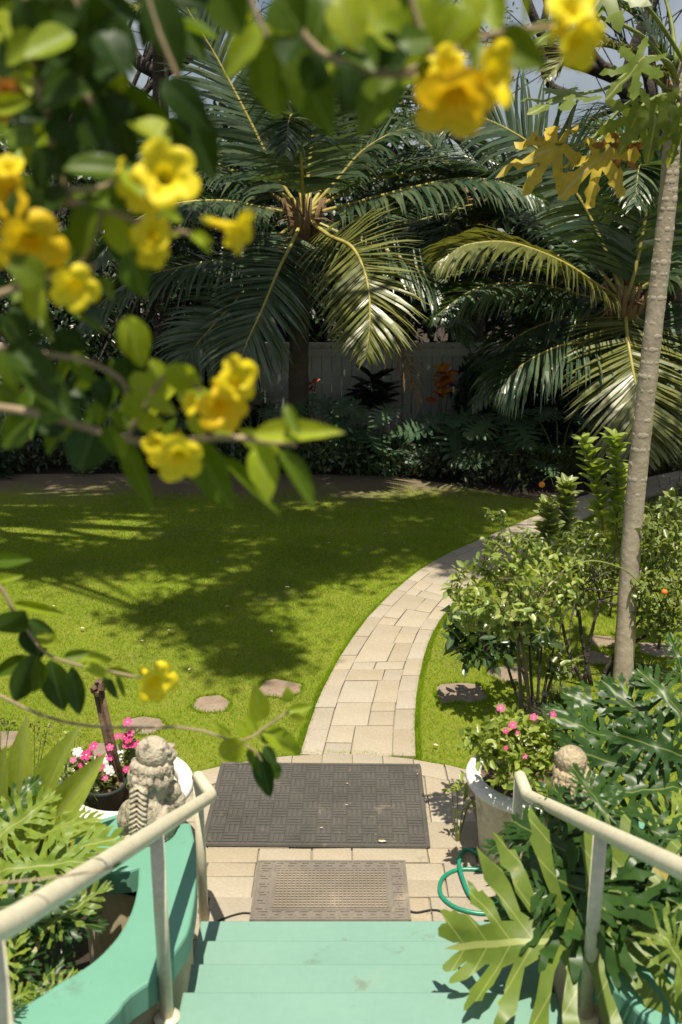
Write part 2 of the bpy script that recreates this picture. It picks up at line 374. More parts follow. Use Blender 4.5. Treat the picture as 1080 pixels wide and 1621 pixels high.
far_px = [(474, 1200), (490, 1150), (513, 1090), (547, 1030), (592, 970), (652, 915), (700, 884), (735, 868), (816, 833), (925, 787), (999, 765), (1080, 747), (1180, 731), (1300, 716)]
near_px = [(658, 1203), (657, 1150), (662, 1090), (676, 1030), (697, 985), (735, 940), (775, 912), (812, 890), (880, 848), (945, 815), (1010, 791), (1080, 772), (1180, 752), (1300, 735)]
NS = 160
E1 = catmull([ath(*p) for p in far_px], NS); E2 = catmull([ath(*p) for p in near_px], NS)
cen = [(a + b) / 2 for a, b in zip(E1, E2)]
S = [0.0]
for a, b in zip(cen, cen[1:]): S.append(S[-1] + (b - a).length)
def pathpt(s, t):
    s = max(0, min(S[-1] - 1e-6, s))
    k = int(np.searchsorted(S, s, side='right')) - 1; k = min(k, NS - 2)
    f = (s - S[k]) / (S[k + 1] - S[k])
    a = E1[k].lerp(E1[k + 1], f); b = E2[k].lerp(E2[k + 1], f)
    return a.lerp(b, t)
path_poly = [(p.x, p.y) for p in E1] + [(p.x, p.y) for p in reversed(E2)]
# landing outline: an arc in front of the steps
LX, LR, LTOP = -0.03, 1.75, 5.545
def arc_y(x, off=0.0):
    return LTOP - LR + math.sqrt(max((LR - off) ** 2 - (x - LX) ** 2, 0.01))
lx = np.linspace(-1.06, 1.2, 30)
landing_poly = [(x, arc_y(x)) for x in lx] + [(1.2, 3.3), (-.98, 3.3), (-.98, 4.2)]

# stepping stones, from the photograph, on the ground
stone_px = [((442, 1091), 36, 'round stepping stone beside the left edge of the curved path'),
            ((336, 1115), 31, 'small stepping stone, second out from the path on the left lawn'),
            ((230, 1150), 34, 'stepping stone between the brown stake and the lion statue'),
            ((165, 1190), 30, 'stepping stone half hidden behind the pink flowers'),
            ((5, 1172), 36, 'stepping stone at the left edge of the lawn'),
            ((728, 1097), 42, 'squarish stepping stone beside the right edge of the path'),
            ((806, 1068), 34, 'stepping stone behind the two thin stems of the rose tree'),
            ((890, 1062), 24, 'small stepping stone beneath the fruit bush'),
            ((955, 1016), 26, 'stepping stone behind the papaya trunk, nearest the path'),
            ((940, 1042), 30, 'stepping stone right behind the foot of the papaya trunk'),
            ((1042, 1030), 34, 'stepping stone right of the papaya trunk on the right lawn')]
stone_polys = []
for i, ((x, y), rp, lab) in enumerate(stone_px):
    c = ath(x, y); r0 = wpx(rp, c.y, 0); rr = random.Random(40 + i); n = 14
    sq = 1.0 if i in (5,) else .3
    poly = []
    for k in range(n):
        a = 2 * math.pi * k / n
        e = 1 / max(abs(math.cos(a)), abs(math.sin(a)))
        rad = r0 * (1 + (e - 1) * sq * .75) * rr.uniform(.82, 1.12)
        poly.append((c.x + rad * math.cos(a), c.y + rad * .92 * math.sin(a)))
    stone_polys.append(poly)

bed_front = catmull([(-9, 12.2, 0), (-5.2, 12.9, 0), (-3, 13.0, 0), (-.6, 13.0, 0), (.9, 12.75, 0), (2.0, 11.9, 0), (2.6, 11.6, 0)], 30)
lawn_poly = [(p.x, p.y) for p in bed_front] + [(2.9, 11.35), (9, 13.2), (9, 8), (8, 3.2), (1.3, 3.2), (1.3, 4.2), (-1.3, 4.2), (-1.4, 3.9), (-7, 3.9), (-9, 5)]
sheet('lawn', list(reversed(lawn_poly)), 0.0, MAT['lawn_soil'])

path = structure(MB().prism(list(reversed(path_poly)), -.05, 0.006).build('path', MAT['joint']))
landing = structure(MB().prism(list(reversed(landing_poly)), -.05, 0.012).build('paving', MAT['joint']))

def paver(poly, parent, z, rr):
    """one flagstone: plan quad with gaps, rounded arris, slightly uneven"""
    c = Vector((sum(p[0] for p in poly) / len(poly), sum(p[1] for p in poly) / len(poly)))
    q = []
    for p in poly:
        d = c - Vector(p[:2]); q.append(Vector(p[:2]) + d.normalized() * .0036 + Vector((rr.uniform(-.003, .003), rr.uniform(-.003, .003))))
    area = sum(q[i].x * q[(i + 1) % len(q)].y - q[(i + 1) % len(q)].x * q[i].y for i in range(len(q)))
    if area < 0: q.reverse()
    zz = z + rr.uniform(-.002, .0025)
    m = MB().prism([(p - c) for p in q], -.035, 0.0, .004).mesh(False, 'paver')
    tilt = Matrix.Rotation(rr.uniform(-.006, .006), 4, 'X') @ Matrix.Rotation(rr.uniform(-.006, .006), 4, 'Y')
    return add('paver', m, MAT['paver'], parent, Matrix.Translation((c.x, c.y, zz)) @ tilt)

rr = random.Random(5)
# path: a border course on both sides, random ashlar between
for t0, t1 in ((0.0, .2), (.8, 1.0)):
    s = 0.0
    while s < S[-1] - .1:
        L = rr.uniform(.26, .38) * (1 if s < 5 else 1.35); e = min(s + L, S[-1] - .01)
        paver([pathpt(s, t0), pathpt(e, t0), pathpt(e, t1), pathpt(s, t1)], path, .026, rr); s = e
s = 0.0; flip = 0
while s < S[-1] - .15:
    L = rr.uniform(.30, .40) * (1 if s < 5 else 1.3); e = min(s + L, S[-1] - .01)
    a, b = .2, .8; kind = rr.choice((0, 1, 1, 2, 1)); m = rr.uniform(.40, .47); h = s + (e - s) * rr.uniform(.38, .62)
    q = lambda s0, s1, u, v: paver([pathpt(s0, u), pathpt(s1, u), pathpt(s1, v), pathpt(s0, v)], path, .026, rr)
    if kind == 1:
        if flip: q(s, e, a, b - .24); q(s, h, b - .24, b); q(h, e, b - .24, b)
        else: q(s, e, a + .24, b); q(s, h, a, a + .24); q(h, e, a, a + .24)
    elif kind == 0: q(s, e, a, m + .12); q(s, e, m + .12, b)
    else: q(s, h, a, b - .2 if flip else a + .2); q(s, h, b - .2 if flip else a + .2, b); q(h, e, a, m); q(h, e, m, b)
    flip ^= 1; s = e

# landing: an arc of border stones, then courses of flags
xs = np.linspace(-1.05, 1.19, 13)
for x0, x1 in zip(xs, xs[1:]):
    paver([(x0, arc_y(x0)), (x1, arc_y(x1)), (x1, arc_y(x1, .17)), (x0, arc_y(x0, .17))], landing, .03, rr)
rows = [5.375, 5.06, 4.80, 4.56, 4.435, 4.16, 3.86, 3.56, 3.3]
for j, (ya, yb) in enumerate(zip(rows, rows[1:])):
    x = -1.05 if yb > 4.1 else -.97
    while x < 1.19:
        w = rr.uniform(.2, .46); e = x + w
        if 1.19 - e < .16: e = 1.2
        top = [min(ya, arc_y(v, .17)) for v in (x, (x + e) / 2, e)]
        if min(top) > yb + .04:
            mid = (yb + (ya - yb) * rr.uniform(.4, .6))
            if ya - yb > .24 and rr.random() < .28 and min(top) >= ya - 1e-6:
                paver([(x, ya), (e, ya), (e, mid), (x, mid)], landing, .03, rr)
                paver([(x, mid), (e, mid), (e, yb), (x, yb)], landing, .03, rr)
            else:
                paver([(x, top[0]), ((x + e) / 2, top[1]), (e, top[2]), (e, yb), (x, yb)] if min(top) < ya - 1e-6 else [(x, ya), (e, ya), (e, yb), (x, yb)], landing, .03, rr)
        x = e

for poly, (_, _, lab) in zip(stone_polys, stone_px):
    c = Vector((sum(p[0] for p in poly) / len(poly), sum(p[1] for p in poly) / len(poly), 0))
    mb = MB().prism(poly, -.03, .009, .01)
    tag(mb.build('stepping_stone', MAT['stone'], base=c), lab, 'stepping stone', 'stepping stones in the lawn')

# ---------------- grass blades: nobody could count them
def blades(n, x0, x1, y0, y1, hmin, hmax, w, keepfn, lean=1.5):
    x = nr.uniform(x0, x1, n); y = nr.uniform(y0, y1, n)
    k = keepfn(x, y); x, y = x[k], y[k]; n = len(x)
    h = nr.uniform(hmin, hmax, n); a = nr.uniform(0, 2 * np.pi, n); b = nr.uniform(0, 2 * np.pi, n)
    le = nr.uniform(.1, lean, n) * h
    p = np.stack([x, y, np.full(n, -.004)], 1)
    s = np.stack([np.cos(a), np.sin(a), np.zeros(n)], 1) * (w * nr.uniform(.6, 1.2, n))[:, None]
    tip = p + np.stack([np.cos(b) * le, np.sin(b) * le, h], 1)
    v = np.stack([p - s, p + s, tip], 1).reshape(-1, 3)
    return v
def vnoise(x, y, f, seed):
    return np.array([noise.noise((a * f + seed, b * f, 0)) for a, b in zip(x, y)])
def onlawn(x, y):
    k = inside(x, y, lawn_poly) & ~inside(x, y, path_poly) & ~inside(x, y, landing_poly)
    for p in stone_polys: k &= ~inside(x, y, [(a, b) for a, b in p])
    k &= (np.hypot(x + 1.08, y - 4.45) > .3) & (np.hypot(x - .97, y - 4.52) > .3)
    k &= np.abs(x) < .375 * y + .6
    kk = np.where(k & (y > 10.8))[0]                       # worn, patchy turf towards the bed
    d = vnoise(x[kk], y[kk], .55, 3.3) * 1.3 + vnoise(x[kk], y[kk], 2.1, 9.1) * .6 - (y[kk] - 11.9) * .9
    k[kk] &= (d + nr.uniform(-.5, .5, len(kk))) > -.15
    return k
gv = [blades(230000, -3.4, 3.4, 3.9, 7.0, .014, .036, .0022, onlawn),
      blades(230000, -4.6, 4.6, 7.0, 10.2, .014, .036, .003, onlawn),
      blades(150000, -6.2, 6.2, 10.2, 13.2, .015, .038, .004, onlawn)]
# longer fringe where the mower misses: along the path, the stones and the landing
def fringe(pts, n, off):
    pts = np.array([(p[0], p[1]) for p in pts]); k = nr.integers(0, len(pts) - 1, n); f = nr.uniform(0, 1, n)[:, None]
    q = pts[k] * (1 - f) + pts[k + 1] * f; d = pts[k + 1] - pts[k]; d /= np.linalg.norm(d, axis=1)[:, None] + 1e-9
    q += np.stack([-d[:, 1], d[:, 0]], 1) * (off * nr.uniform(-.3, 1.4, n))[:, None]
    return q
fr = [fringe(E1, 16000, .022), fringe(E2, 14000, -.022), fringe([(x, arc_y(x)) for x in lx], 3000, .02)]
for p in stone_polys: fr.append(fringe(p + [p[0]], 420, -.016))
q = np.concatenate(fr); q = q[inside(q[:, 0], q[:, 1], lawn_poly)]
n = len(q); h = nr.uniform(.018, .045, n); a = nr.uniform(0, 6.28, n); b = nr.uniform(0, 6.28, n)
p3 = np.stack([q[:, 0], q[:, 1], np.zeros(n)], 1); s3 = np.stack([np.cos(a), np.sin(a), np.zeros(n)], 1) * .0026
gv.append(np.stack([p3 - s3, p3 + s3, p3 + np.stack([np.cos(b) * h * .6, np.sin(b) * h * .6, h], 1)], 1).reshape(-1, 3))
gv = np.concatenate(gv)
grass = npbuild('grass', gv, np.arange(len(gv)).reshape(-1, 3), MAT['grass'])
grass['kind'] = 'stuff'; grass['label'] = 'short mown grass of the lawn on both sides of the path'; grass['category'] = 'grass'

# ---------------- staircase
CX = .10
stairs = thing('staircase', 'mint green painted steps descending to the paved landing', 'stairs', (CX, 2.0, 0))
RISE, RUN, D1 = .155, .32, 3.831
def step_half(d):                       # the flight widens a little towards the bottom
    return .64 + max(0, d - 2.8) * .09
for k in range(1, 11):
    d = D1 - RUN * (k - 1); z = RISE * k; w = step_half(d) if d > 2.75 else .66 + (2.75 - d) * .12
    back = d - RUN - .05 if k < 10 else -1.4
    m = MB().prism([(CX - w, back), (CX + w, back), (CX + w, d - .015), (CX - w, d - .015)], z - RISE, z - .03)
    m.prism([(CX - w - .004, back + .02), (CX + w + .004, back + .02), (CX + w + .004, d), (CX - w - .004, d)], z - .0305, z, .009)
    m.build('step' if k < 10 else 'landing_slab', MAT['mint_step'], stairs)

# ---------------- curved planter walls with a mint cap
CAPH = .80
inner_px = [(302, 1302), (310, 1340), (311, 1400), (305, 1445), (297, 1476), (277, 1507), (252, 1543), (205, 1576), (176, 1611)]
outer_px = [(219, 1373), (217, 1405), (208, 1440), (190, 1475), (165, 1505), (135, 1530), (85, 1560), (30, 1592)]
inner = [ath(x, y, CAPH) for x, y in inner_px] + [Vector((-.86, 2.37, CAPH)), Vector((-1.15, 2.27, CAPH)), Vector((-1.55, 2.2, CAPH)), Vector((-2.1, 2.17, CAPH))]
outer = [ath(x, y, CAPH) for x, y in outer_px] + [Vector((-1.3, 2.5, CAPH)), Vector((-1.65, 2.44, CAPH)), Vector((-2.1, 2.42, CAPH))]
disc_c = ath(198, 1330, CAPH); disc_r = .205
disc = []
for k in range(15):
    a = R(-58 - k * (292 - 70) / 14)
    disc.append(Vector((disc_c.x + disc_r * math.cos(a), disc_c.y + disc_r * math.sin(a), CAPH)))
far_edge = [Vector((-.74, disc_c.y + .15, CAPH)), Vector((-.665, disc_c.y + .13, CAPH))]
out_l = catmull(inner, 34) + list(reversed(catmull(outer, 26))) + disc + far_edge
cap_l = [(p.x, p.y) for p in out_l]
def shoelace(p): return sum(p[i][0] * p[(i + 1) % len(p)][1] - p[(i + 1) % len(p)][0] * p[i][1] for i in range(len(p)))
def ccw(p): return p if shoelace(p) > 0 else list(reversed(p))
def inset_poly(p, d):
    p = ccw(p); n = len(p); out = []
    for i in range(n):
        a, b, c = Vector(p[i - 1]), Vector(p[i]), Vector(p[(i + 1) % n])
        e1, e2 = (b - a).normalized(), (c - b).normalized()
        m = Vector((-e1.y, e1.x)) + Vector((-e2.y, e2.x)); m = m / max(m.length_squared / 2, .5) if m.length > 1e-6 else Vector((0, 0))
        out.append(tuple(b + m * d))
    return out
def planter_wall(cap, label, base):
    t = thing('planter_wall', label, 'garden wall', base)
    cap = ccw(cap)
    MB().prism(inset_poly(cap, .03), -.02, CAPH - .098).build('wall', MAT['beige'], t)
    MB().prism(cap, CAPH - .10, CAPH, .012).build('cap', MAT['mint_cap'], t)
    return t
planter_wall(cap_l, 'curved cream planter wall with mint cap under the left lion statue', (-.8, 3.2, 0))
cap_r = [(2 * .115 - x, y) for x, y in cap_l]
planter_wall(cap_r, 'curved cream planter wall with mint cap under the large philodendron leaf', (1.03, 3.2, 0))

# ---------------- handrails
def handrail(side, label):
    sx = side; X = lambda v: (v if side < 0 else 2 * .115 - v)
    # v given for the left rail
    foot = Vector((X(-.643) if side < 0 else .80, 3.97, .012)); top = Vector((foot.x, 3.97, .815))
    end = Vector((X(-.552) if side < 0 else .795, 3.75, .845))
    up = Vector((X(-.62), 1.62, 1.90)); far = Vector((X(-.66), .55, 2.47)); flat = Vector((X(-.66), -.4, 2.5))
    t = thing('handrail', label, 'handrail', (foot.x, 3.0, 0))
    mb = MB()
    d1 = (top - end).normalized(); d2 = (up - end).normalized()
    pts = [foot, top - Vector((0, 0, .05)), top - Vector((0, 0, .012)), top.lerp(end, .12), top.lerp(end, .5), end - d2 * 0 + d1 * .03, end + d2 * .03]
    L = MB(); 
    n = 30; run = [(end + d2 * .03).lerp(up, i / n) for i in range(1, n + 1)] + [up.lerp(far, i / 10) for i in range(1, 11)] + [far.lerp(flat, i / 4) for i in range(1, 5)]
    L.tube([top - Vector((0, 0, .012)), top.lerp(end, .10), top.lerp(end, .5), end + d1 * .025, end + d2 * .025] + run, .0265, 16)
    L.build('rail', MAT['rail'], t, True)
    MB().tube([foot, top + Vector((0, 0, .005))], .0225, 14).build('post', MAT['rail'], t, True)
    for d in (2.75, 1.5):
        f = (end.y - d) / (end.y - up.y); p = end.lerp(up, f) if d > up.y else up.lerp(far, (up.y - d) / (up.y - far.y))
        k = int((D1 - d) / RUN) + 1
        MB().tube([(p.x, d, RISE * k - .01), (p.x, d, p.z)], .0225, 14).build('post', MAT['rail'], t, True)
        if d > 2: MB().lathe([(.022, 0.0), (.045, 0.0), (.045, .006), (.026, .012), (.022, .012)], (p.x, d, RISE * k), 18).build('flange', MAT['rail'], t, True)
handrail(-1, 'cream tubular handrail on the left of the steps')
handrail(1, 'cream tubular handrail on the right of the steps')

# ---------------- fence behind the bed
FY = 15.1
fence = thing('fence', 'grey green board fence behind the palms and planting bed', 'fence', (0, FY, 0))
ftop = atd(640, 548, FY).z
bm_ = MB().box((0, 0, ftop / 2), (.145, .03, ftop)).mesh(False, 'board')
x = -6.6; i = 0
while x < 8.2:
    add('board', bm_, MAT['fence'], fence, Matrix.Translation((x, FY + rnd.uniform(-.003, .003), 0))); x += .152; i += 1
MB().box((.8, FY, ftop + .028), (15, .1, .05)).build('cap_rail', MAT['fence'], fence)
MB().box((.8, FY - .03, ftop - .09), (15, .03, .11)).build('top_rail', MAT['fence'], fence)
for k in range(7):
    MB().box((-6.2 + k * 2.4, FY - .04, ftop / 2), (.11, .055, ftop)).build('post', MAT['fence'], fence)

# ================================================================== THINGS BY THE STEPS
# ---------------- mats
mat1 = thing('doormat', 'large dark rubber doormat with woven basket pattern', 'doormat', (-.13, 4.98, .034))
mat1.matrix_basis = Matrix.Translation((-.13, 4.98, .036)) @ Matrix.Rotation(R(-.9), 4, 'Z'); wm[mat1] = mat1.matrix_basis.copy()
def local(mb, name, mat, parent, smooth=False):
    return add(name, mb.mesh(smooth, name), mat, parent, wm[parent].copy())
def rrect(w, h, r, n=4):
    out = []
    for cx, cy, a0 in ((w / 2 - r, h / 2 - r, 0), (-w / 2 + r, h / 2 - r, 90), (-w / 2 + r, -h / 2 + r, 180), (w / 2 - r, -h / 2 + r, 270)):
        for k in range(n + 1):
            a = R(a0 + 90 * k / n); out.append((cx + r * math.cos(a), cy + r * math.sin(a)))
    return out
W1, H1 = 1.215, .845
local(MB().prism(rrect(W1, H1, .02), 0, .006, .003), 'base', MAT['rubber'], mat1)
b = MB()
for sx, sy, cx, cy in ((W1 - .01, .022, 0, H1 / 2 - .014), (W1 - .01, .022, 0, -H1 / 2 + .014), (.022, H1 - .054, W1 / 2 - .016, 0), (.022, H1 - .054, -W1 / 2 + .016, 0)):
    b.prism([(cx + a * sx / 2, cy + c * sy / 2) for a, c in ((-1, -1), (1, -1), (1, 1), (-1, 1))], .004, .0125, .004)
local(b, 'border', MAT['rubber'], mat1)
w = MB(); nx, ny = 14, 10; cw, ch = (W1 - .06) / nx, (H1 - .06) / ny
for i in range(nx):
    for j in range(ny):
        cx = -W1 / 2 + .03 + cw * (i + .5); cy = -H1 / 2 + .03 + ch * (j + .5)
        for k in range(3):
            o = (k - 1) / 3
            if (i + j) % 2: q = (cx, cy + o * ch, cw * .97, ch * .25)
            else: q = (cx + o * cw, cy, cw * .25, ch * .97)
            w.prism([(q[0] + a * q[2] / 2, q[1] + c * q[3] / 2) for a, c in ((-1, -1), (1, -1), (1, 1), (-1, 1))], .004, .0125, .0035)
wv = local(w, 'weave_ribs', MAT['rubber'], mat1); wv['kind'] = 'stuff'

mat2 = thing('doormat', 'small brown doormat with key border and square grid centre', 'doormat', (-.05, 4.205, .036))
W2, H2 = .762, .46
local(MB().prism(rrect(W2, H2, .012), 0, .005, .002), 'base', MAT['rubber2'], mat2)
local(MB().prism(rrect(W2 - .21, H2 - .17, .005), .004, .0068, .001), 'dusty_centre', MAT['dust'], mat2)
g = MB(); iw, ih = W2 - .215, H2 - .175
for i in range(29):
    x = -iw / 2 + iw * i / 28; g.box((x, 0, .009), (.0065, ih, .009))
for j in range(15):
    y = -ih / 2 + ih * j / 14; g.box((0, y, .0088), (iw, .0065, .009))
local(g, 'grid', MAT['rubber2'], mat2)['kind'] = 'stuff'
kb = MB()
def key(cx, cy, s, rot):
    M2 = Matrix.Rotation(rot, 2)
    for (x0, y0, x1, y1) in ((-.5, -.5, .5, -.34), (.34, -.34, .5, .5), (-.5, .34, .34, .5), (-.5, -.08, -.34, .34), (-.34, -.08, .1, .08)):
        c = M2 @ Vector(((x0 + x1) / 2 * s, (y0 + y1) / 2 * s)); sz = ((x1 - x0) * s, (y1 - y0) * s)
        if abs(math.sin(rot)) > .5: sz = (sz[1], sz[0])
        kb.box((cx + c.x, cy + c.y, .0068), (sz[0], sz[1], .0055))
n = 11
for i in range(n):
    x = -W2 / 2 + .055 + (W2 - .11) * i / (n - 1)
    key(x, H2 / 2 - .042, .052, 0); key(x, -H2 / 2 + .042, .052, math.pi)
for j in range(1, 6):
    y = -H2 / 2 + .042 + (H2 - .084) * j / 6
    key(-W2 / 2 + .05, y, .052, math.pi / 2); key(W2 / 2 - .05, y, .052, -math.pi / 2)
for sx, sy, cx, cy in ((W2, .012, 0, H2 / 2 - .007), (W2, .012, 0, -H2 / 2 + .007), (.012, H2 - .03, W2 / 2 - .007, 0), (.012, H2 - .03, -W2 / 2 + .007, 0),
                       (iw + .03, .012, 0, ih / 2 + .01), (iw + .03, .012, 0, -ih / 2 - .01), (.012, ih, iw / 2 + .01, 0), (.012, ih, -iw / 2 - .01, 0)):
    kb.box((cx, cy, .0066), (sx, sy, .0062))
local(kb, 'key_border', MAT['rubber2'], mat2)['kind'] = 'stuff'

# ---------------- hose and cable
hp = [(840, 1392), (800, 1385), (760, 1377), (725, 1377), (703, 1388), (696, 1405), (702, 1422), (725, 1438), (765, 1446), (800, 1440), (792, 1428), (765, 1432), (745, 1418), (733, 1392), (727, 1368), (731, 1350), (742, 1345), (760, 1354), (790, 1372), (840, 1384)]
hz = [.04, .04, .042, .04, .04, .04, .04, .04, .04, .042, .042, .044, .05, .056, .056, .052, .05, .046, .042, .04]
tag(MB().tube(catmull([ath(x, y, z) for (x, y), z in zip(hp, hz)], 120), .0105, 10).build('garden_hose', MAT['hose'], smooth=True, base=ath(735, 1400)), 'green rubber garden hose coiled on the paving under big leaves', 'hose')
for pts, lab in (([(345, 1458), (365, 1450), (385, 1445), (400, 1446)], 'thin black cable running from the left post to the small mat'), ([(644, 1440), (660, 1444), (690, 1440), (720, 1452)], 'thin black cable running from the small mat towards the hose')):
    tag(MB().tube(catmull([ath(x, y, .038) for x, y in pts], 14), .004, 6).build('cable', MAT['cable'], smooth=True, base=ath(*pts[0])), lab, 'cable')

# ---------------- round planters
def round_planter(c, label):
    t = thing('round_planter', label, 'planter', (c[0], c[1], 0))
    MB().lathe([(.0, 0.012), (.235, .012), (.25, .03), (.262, .15), (.278, .30), (.292, .43), (.295, .452), (.26, .452), (.25, .30), (.0, .28)], (c[0], c[1], 0), 48).build('bowl', MAT['planter'], t, True)
    MB().lathe([(.262, .445), (.30, .440), (.325, .447), (.336, .462), (.336, .482), (.328, .496), (.312, .502), (.275, .502), (.262, .494), (.258, .478), (.258, .455)], (c[0], c[1], 0), 56).build('rim', MAT['white'], t, True)
    s = MB()
    n = 26
    pts = [(c[0], c[1], .41)]
    for r in (.09, .17, .252):
        for k in range(n):
            a = 2 * math.pi * k / n; pts.append((c[0] + r * math.cos(a), c[1] + r * math.sin(a), .395 + rnd.uniform(0, .02)))
    f = [(0, 1 + k, 1 + (k + 1) % n) for k in range(n)]
    for q in range(2):
        for k in range(n):
            a, b2 = 1 + q * n + k, 1 + q * n + (k + 1) % n; f.append((a, a + n, b2 + n, b2))
    s.raw(pts, f).build('compost', MAT['mulch'], t)
    return t
PR = Vector((.975, 4.52, 0)); PL = Vector((-1.08, 4.44, 0))
round_planter(PR, 'round cream planter with white rim right of the big mat')
round_planter(PL, 'round cream planter with white rim behind the left statue')
def small_pot(c, r, h, mat, label):
    t = thing('nursery_pot', label, 'flowerpot', c)
    MB().lathe([(0, 0), (r * .76, 0), (r * .97, h * .86), (r * 1.04, h * .86), (r * 1.04, h), (r * .95, h), (r * .9, h * .8), (r * .86, h * .78)], c, 26).build('pot', mat, t, True)
    MB().lathe([(0.0001, h * .83), (r * .5, h * .82), (r * .9, h * .8)], c, 22).build('soil', MAT['mulch'], t, True)
    return t
small_pot(Vector((-1.17, 4.36, .40)), .105, .14, MAT['pot_dark'], 'dark plastic pot holding pink flowers in the left planter')
small_pot(Vector((-.995, 4.50, .40)), .09, .13, MAT['pot_dark'], 'dark plastic pot beside the brown stake in the left planter')
small_pot(Vector((.775, 4.56, .40)), .085, .085, MAT['pot_green'], 'green plastic pot of gravelly soil in the right planter')
small_pot(Vector((.80, 4.38, .40)), .075, .075, MAT['pot_dark'], 'dark plastic pot just inside the white rim, right planter')

# ---------------- stake
st = thing('garden_stake', 'leaning rusty brown stake standing among the pink flowers', 'stake', ath(193, 1262, .42))
p0 = atd(193, 1262, 4.42); p1 = atd(155, 1088, 4.40); ax = (p1 - p0).normalized()
u = ax.cross(Vector((0, 1, 0))).normalized()
for off in (-.016, .016):
    MB().tube([p0 + u * off * 1.0, p0.lerp(p1, .5) + u * off, p1 + u * off], [.013, .0125, .012], 8).build('rod', MAT['rust'], st, True)
MB().box(p0.lerp(p1, .5), (.012, .006, (p1 - p0).length * .98), ax.to_track_quat('Z', 'Y').to_matrix()).build('web', MAT['rust'], st)
hd = MB()
for k in range(9):
    a = k * 2.4; q = p1 + Vector((math.cos(a) * .022, math.sin(a) * .022, rnd.uniform(-.02, .03)))
    hd.box(q, (.022, .018, .03), Matrix.Rotation(a, 3, 'X') @ Matrix.Rotation(a, 3, 'Z'))
hd.build('burnt_head', MAT['rust'], st)

# ---------------- lion statues (one body each)
def ellipsoid(mb, c, r, rot=None, n=10):
    v = []; f = []
    for i in range(n + 1):
        th = math.pi * i / n
        for k in range(n * 2):
            ph = math.pi * k / n
            p = Vector((r[0] * math.sin(th) * math.cos(ph), r[1] * math.sin(th) * math.sin(ph), r[2] * math.cos(th)))
            if rot is not None: p = rot @ p
            v.append(p + Vector(c))
    for i in range(n):
        for k in range(n * 2):
            a, b2 = i * n * 2 + k, i * n * 2 + (k + 1) % (n * 2)
            f.append((a, a + n * 2, b2 + n * 2, b2))
    mb.raw(v, f)
def evaluated(mb, voxel, disp=0.0, tscale=.02, smooth=2):
    m = mb.mesh(True, 'figure'); o = bpy.data.objects.new('tmp', m); sc.collection.objects.link(o)
    md = o.modifiers.new('r', 'REMESH'); md.mode = 'VOXEL'; md.voxel_size = voxel; md.use_smooth_shade = True
    if smooth: s = o.modifiers.new('s', 'SMOOTH'); s.iterations = smooth; s.factor = .5
    if disp:
        t = bpy.data.textures.new('t', 'CLOUDS'); t.noise_scale = tscale; t.noise_depth = 3
        dm = o.modifiers.new('d', 'DISPLACE'); dm.texture = t; dm.strength = disp; dm.mid_level = .5
    dg = bpy.context.evaluated_depsgraph_get(); dg.update()
    out = bpy.data.meshes.new_from_object(o.evaluated_get(dg)); bpy.data.objects.remove(o)
    out.polygons.foreach_set('use_smooth', [True] * len(out.polygons))
    return out
def lion():
    """seated guardian lion seen from behind; faces +Y, head turned to +X; height about .42"""
    mb = MB(); E = lambda c, r, rot=None: ellipsoid(mb, c, r, rot)
    rx = lambda a: Matrix.Rotation(R(a), 3, 'X')
    E((0, 0, .012), (.115, .10, .016))
    E((0, -.01, .10), (.085, .08, .095))                       # rump
    E((.0, .02, .19), (.075, .068, .12), rx(-10))              # back and chest
    for s in (-1, 1):
        E((s * .075, .0, .07), (.045, .075, .068))             # haunches
        E((s * .085, .055, .028), (.03, .055, .026))           # hind paws
        E((s * .055, .085, .12), (.028, .03, .10), rx(8))      # forelegs
        E((s * .05, .11, .03), (.03, .04, .022))
    E((.075, .075, .16), (.048, .045, .05))                    # ball under the paw
    E((.095, .085, .115), (.04, .04, .045))
    E((.015, .03, .285), (.080, .070, .06))                    # mane
    for k in range(15):
        a = 2 * math.pi * k / 15
        E((.015 + .080 * math.cos(a), .03 + .072 * math.sin(a), .250 + .008 * math.sin(3 * a)), (.017, .017, .032))
    for k in range(13):
        a = 2 * math.pi * k / 13 + .2
        E((.02 + .074 * math.cos(a), .033 + .066 * math.sin(a), .292), (.017, .017, .028))
    E((.028, .034, .352), (.070, .064, .070))                  # smooth skull
    E((.074, .055, .335), (.044, .040, .036))                  # muzzle
    E((.106, .065, .338), (.014, .014, .012))                  # nose
    E((.085, .085, .365), (.02, .012, .010)); E((.095, .03, .365), (.016, .013, .010))   # brows
    for k in range(11):                                        # braided ridge down the back
        z = .236 - k * .0205; y = -.058 - .030 * math.sin(min(k / 8, 1) * 1.6)
        for s in (-1, 1):
            E((s * .019, y - .004, z), (.025, .016, .0075), Matrix.Rotation(R(s * 36), 3, 'Y'))
    return evaluated(mb, .0036, .0022, .008, 1)
lion_mesh = lion()
def statue(p, rz, s, mat, label, mirror=False):
    m = lion_mesh.copy()
    if mirror: m.transform(Matrix.Scale(-1, 4, (1, 0, 0))); m.flip_normals()
    o = add('lion_statue', m, mat, None, Matrix.Translation(p) @ Matrix.Rotation(rz, 4, 'Z') @ Matrix.Scale(s, 4))
    return tag(o, label, 'statue', 'stone lion statues')
sp = ath(234, 1318, CAPH)
statue(Vector((sp.x, sp.y, CAPH - .004)), R(-12), 1.0, MAT['statue'], 'weathered stone lion seated on the left wall, back turned, braided spine')
statue(Vector((.93, disc_c.y + .04, CAPH - .004)), R(-35), .9, MAT['statue2'], 'brown stained stone lion half hidden by leaves on the right wall', True)

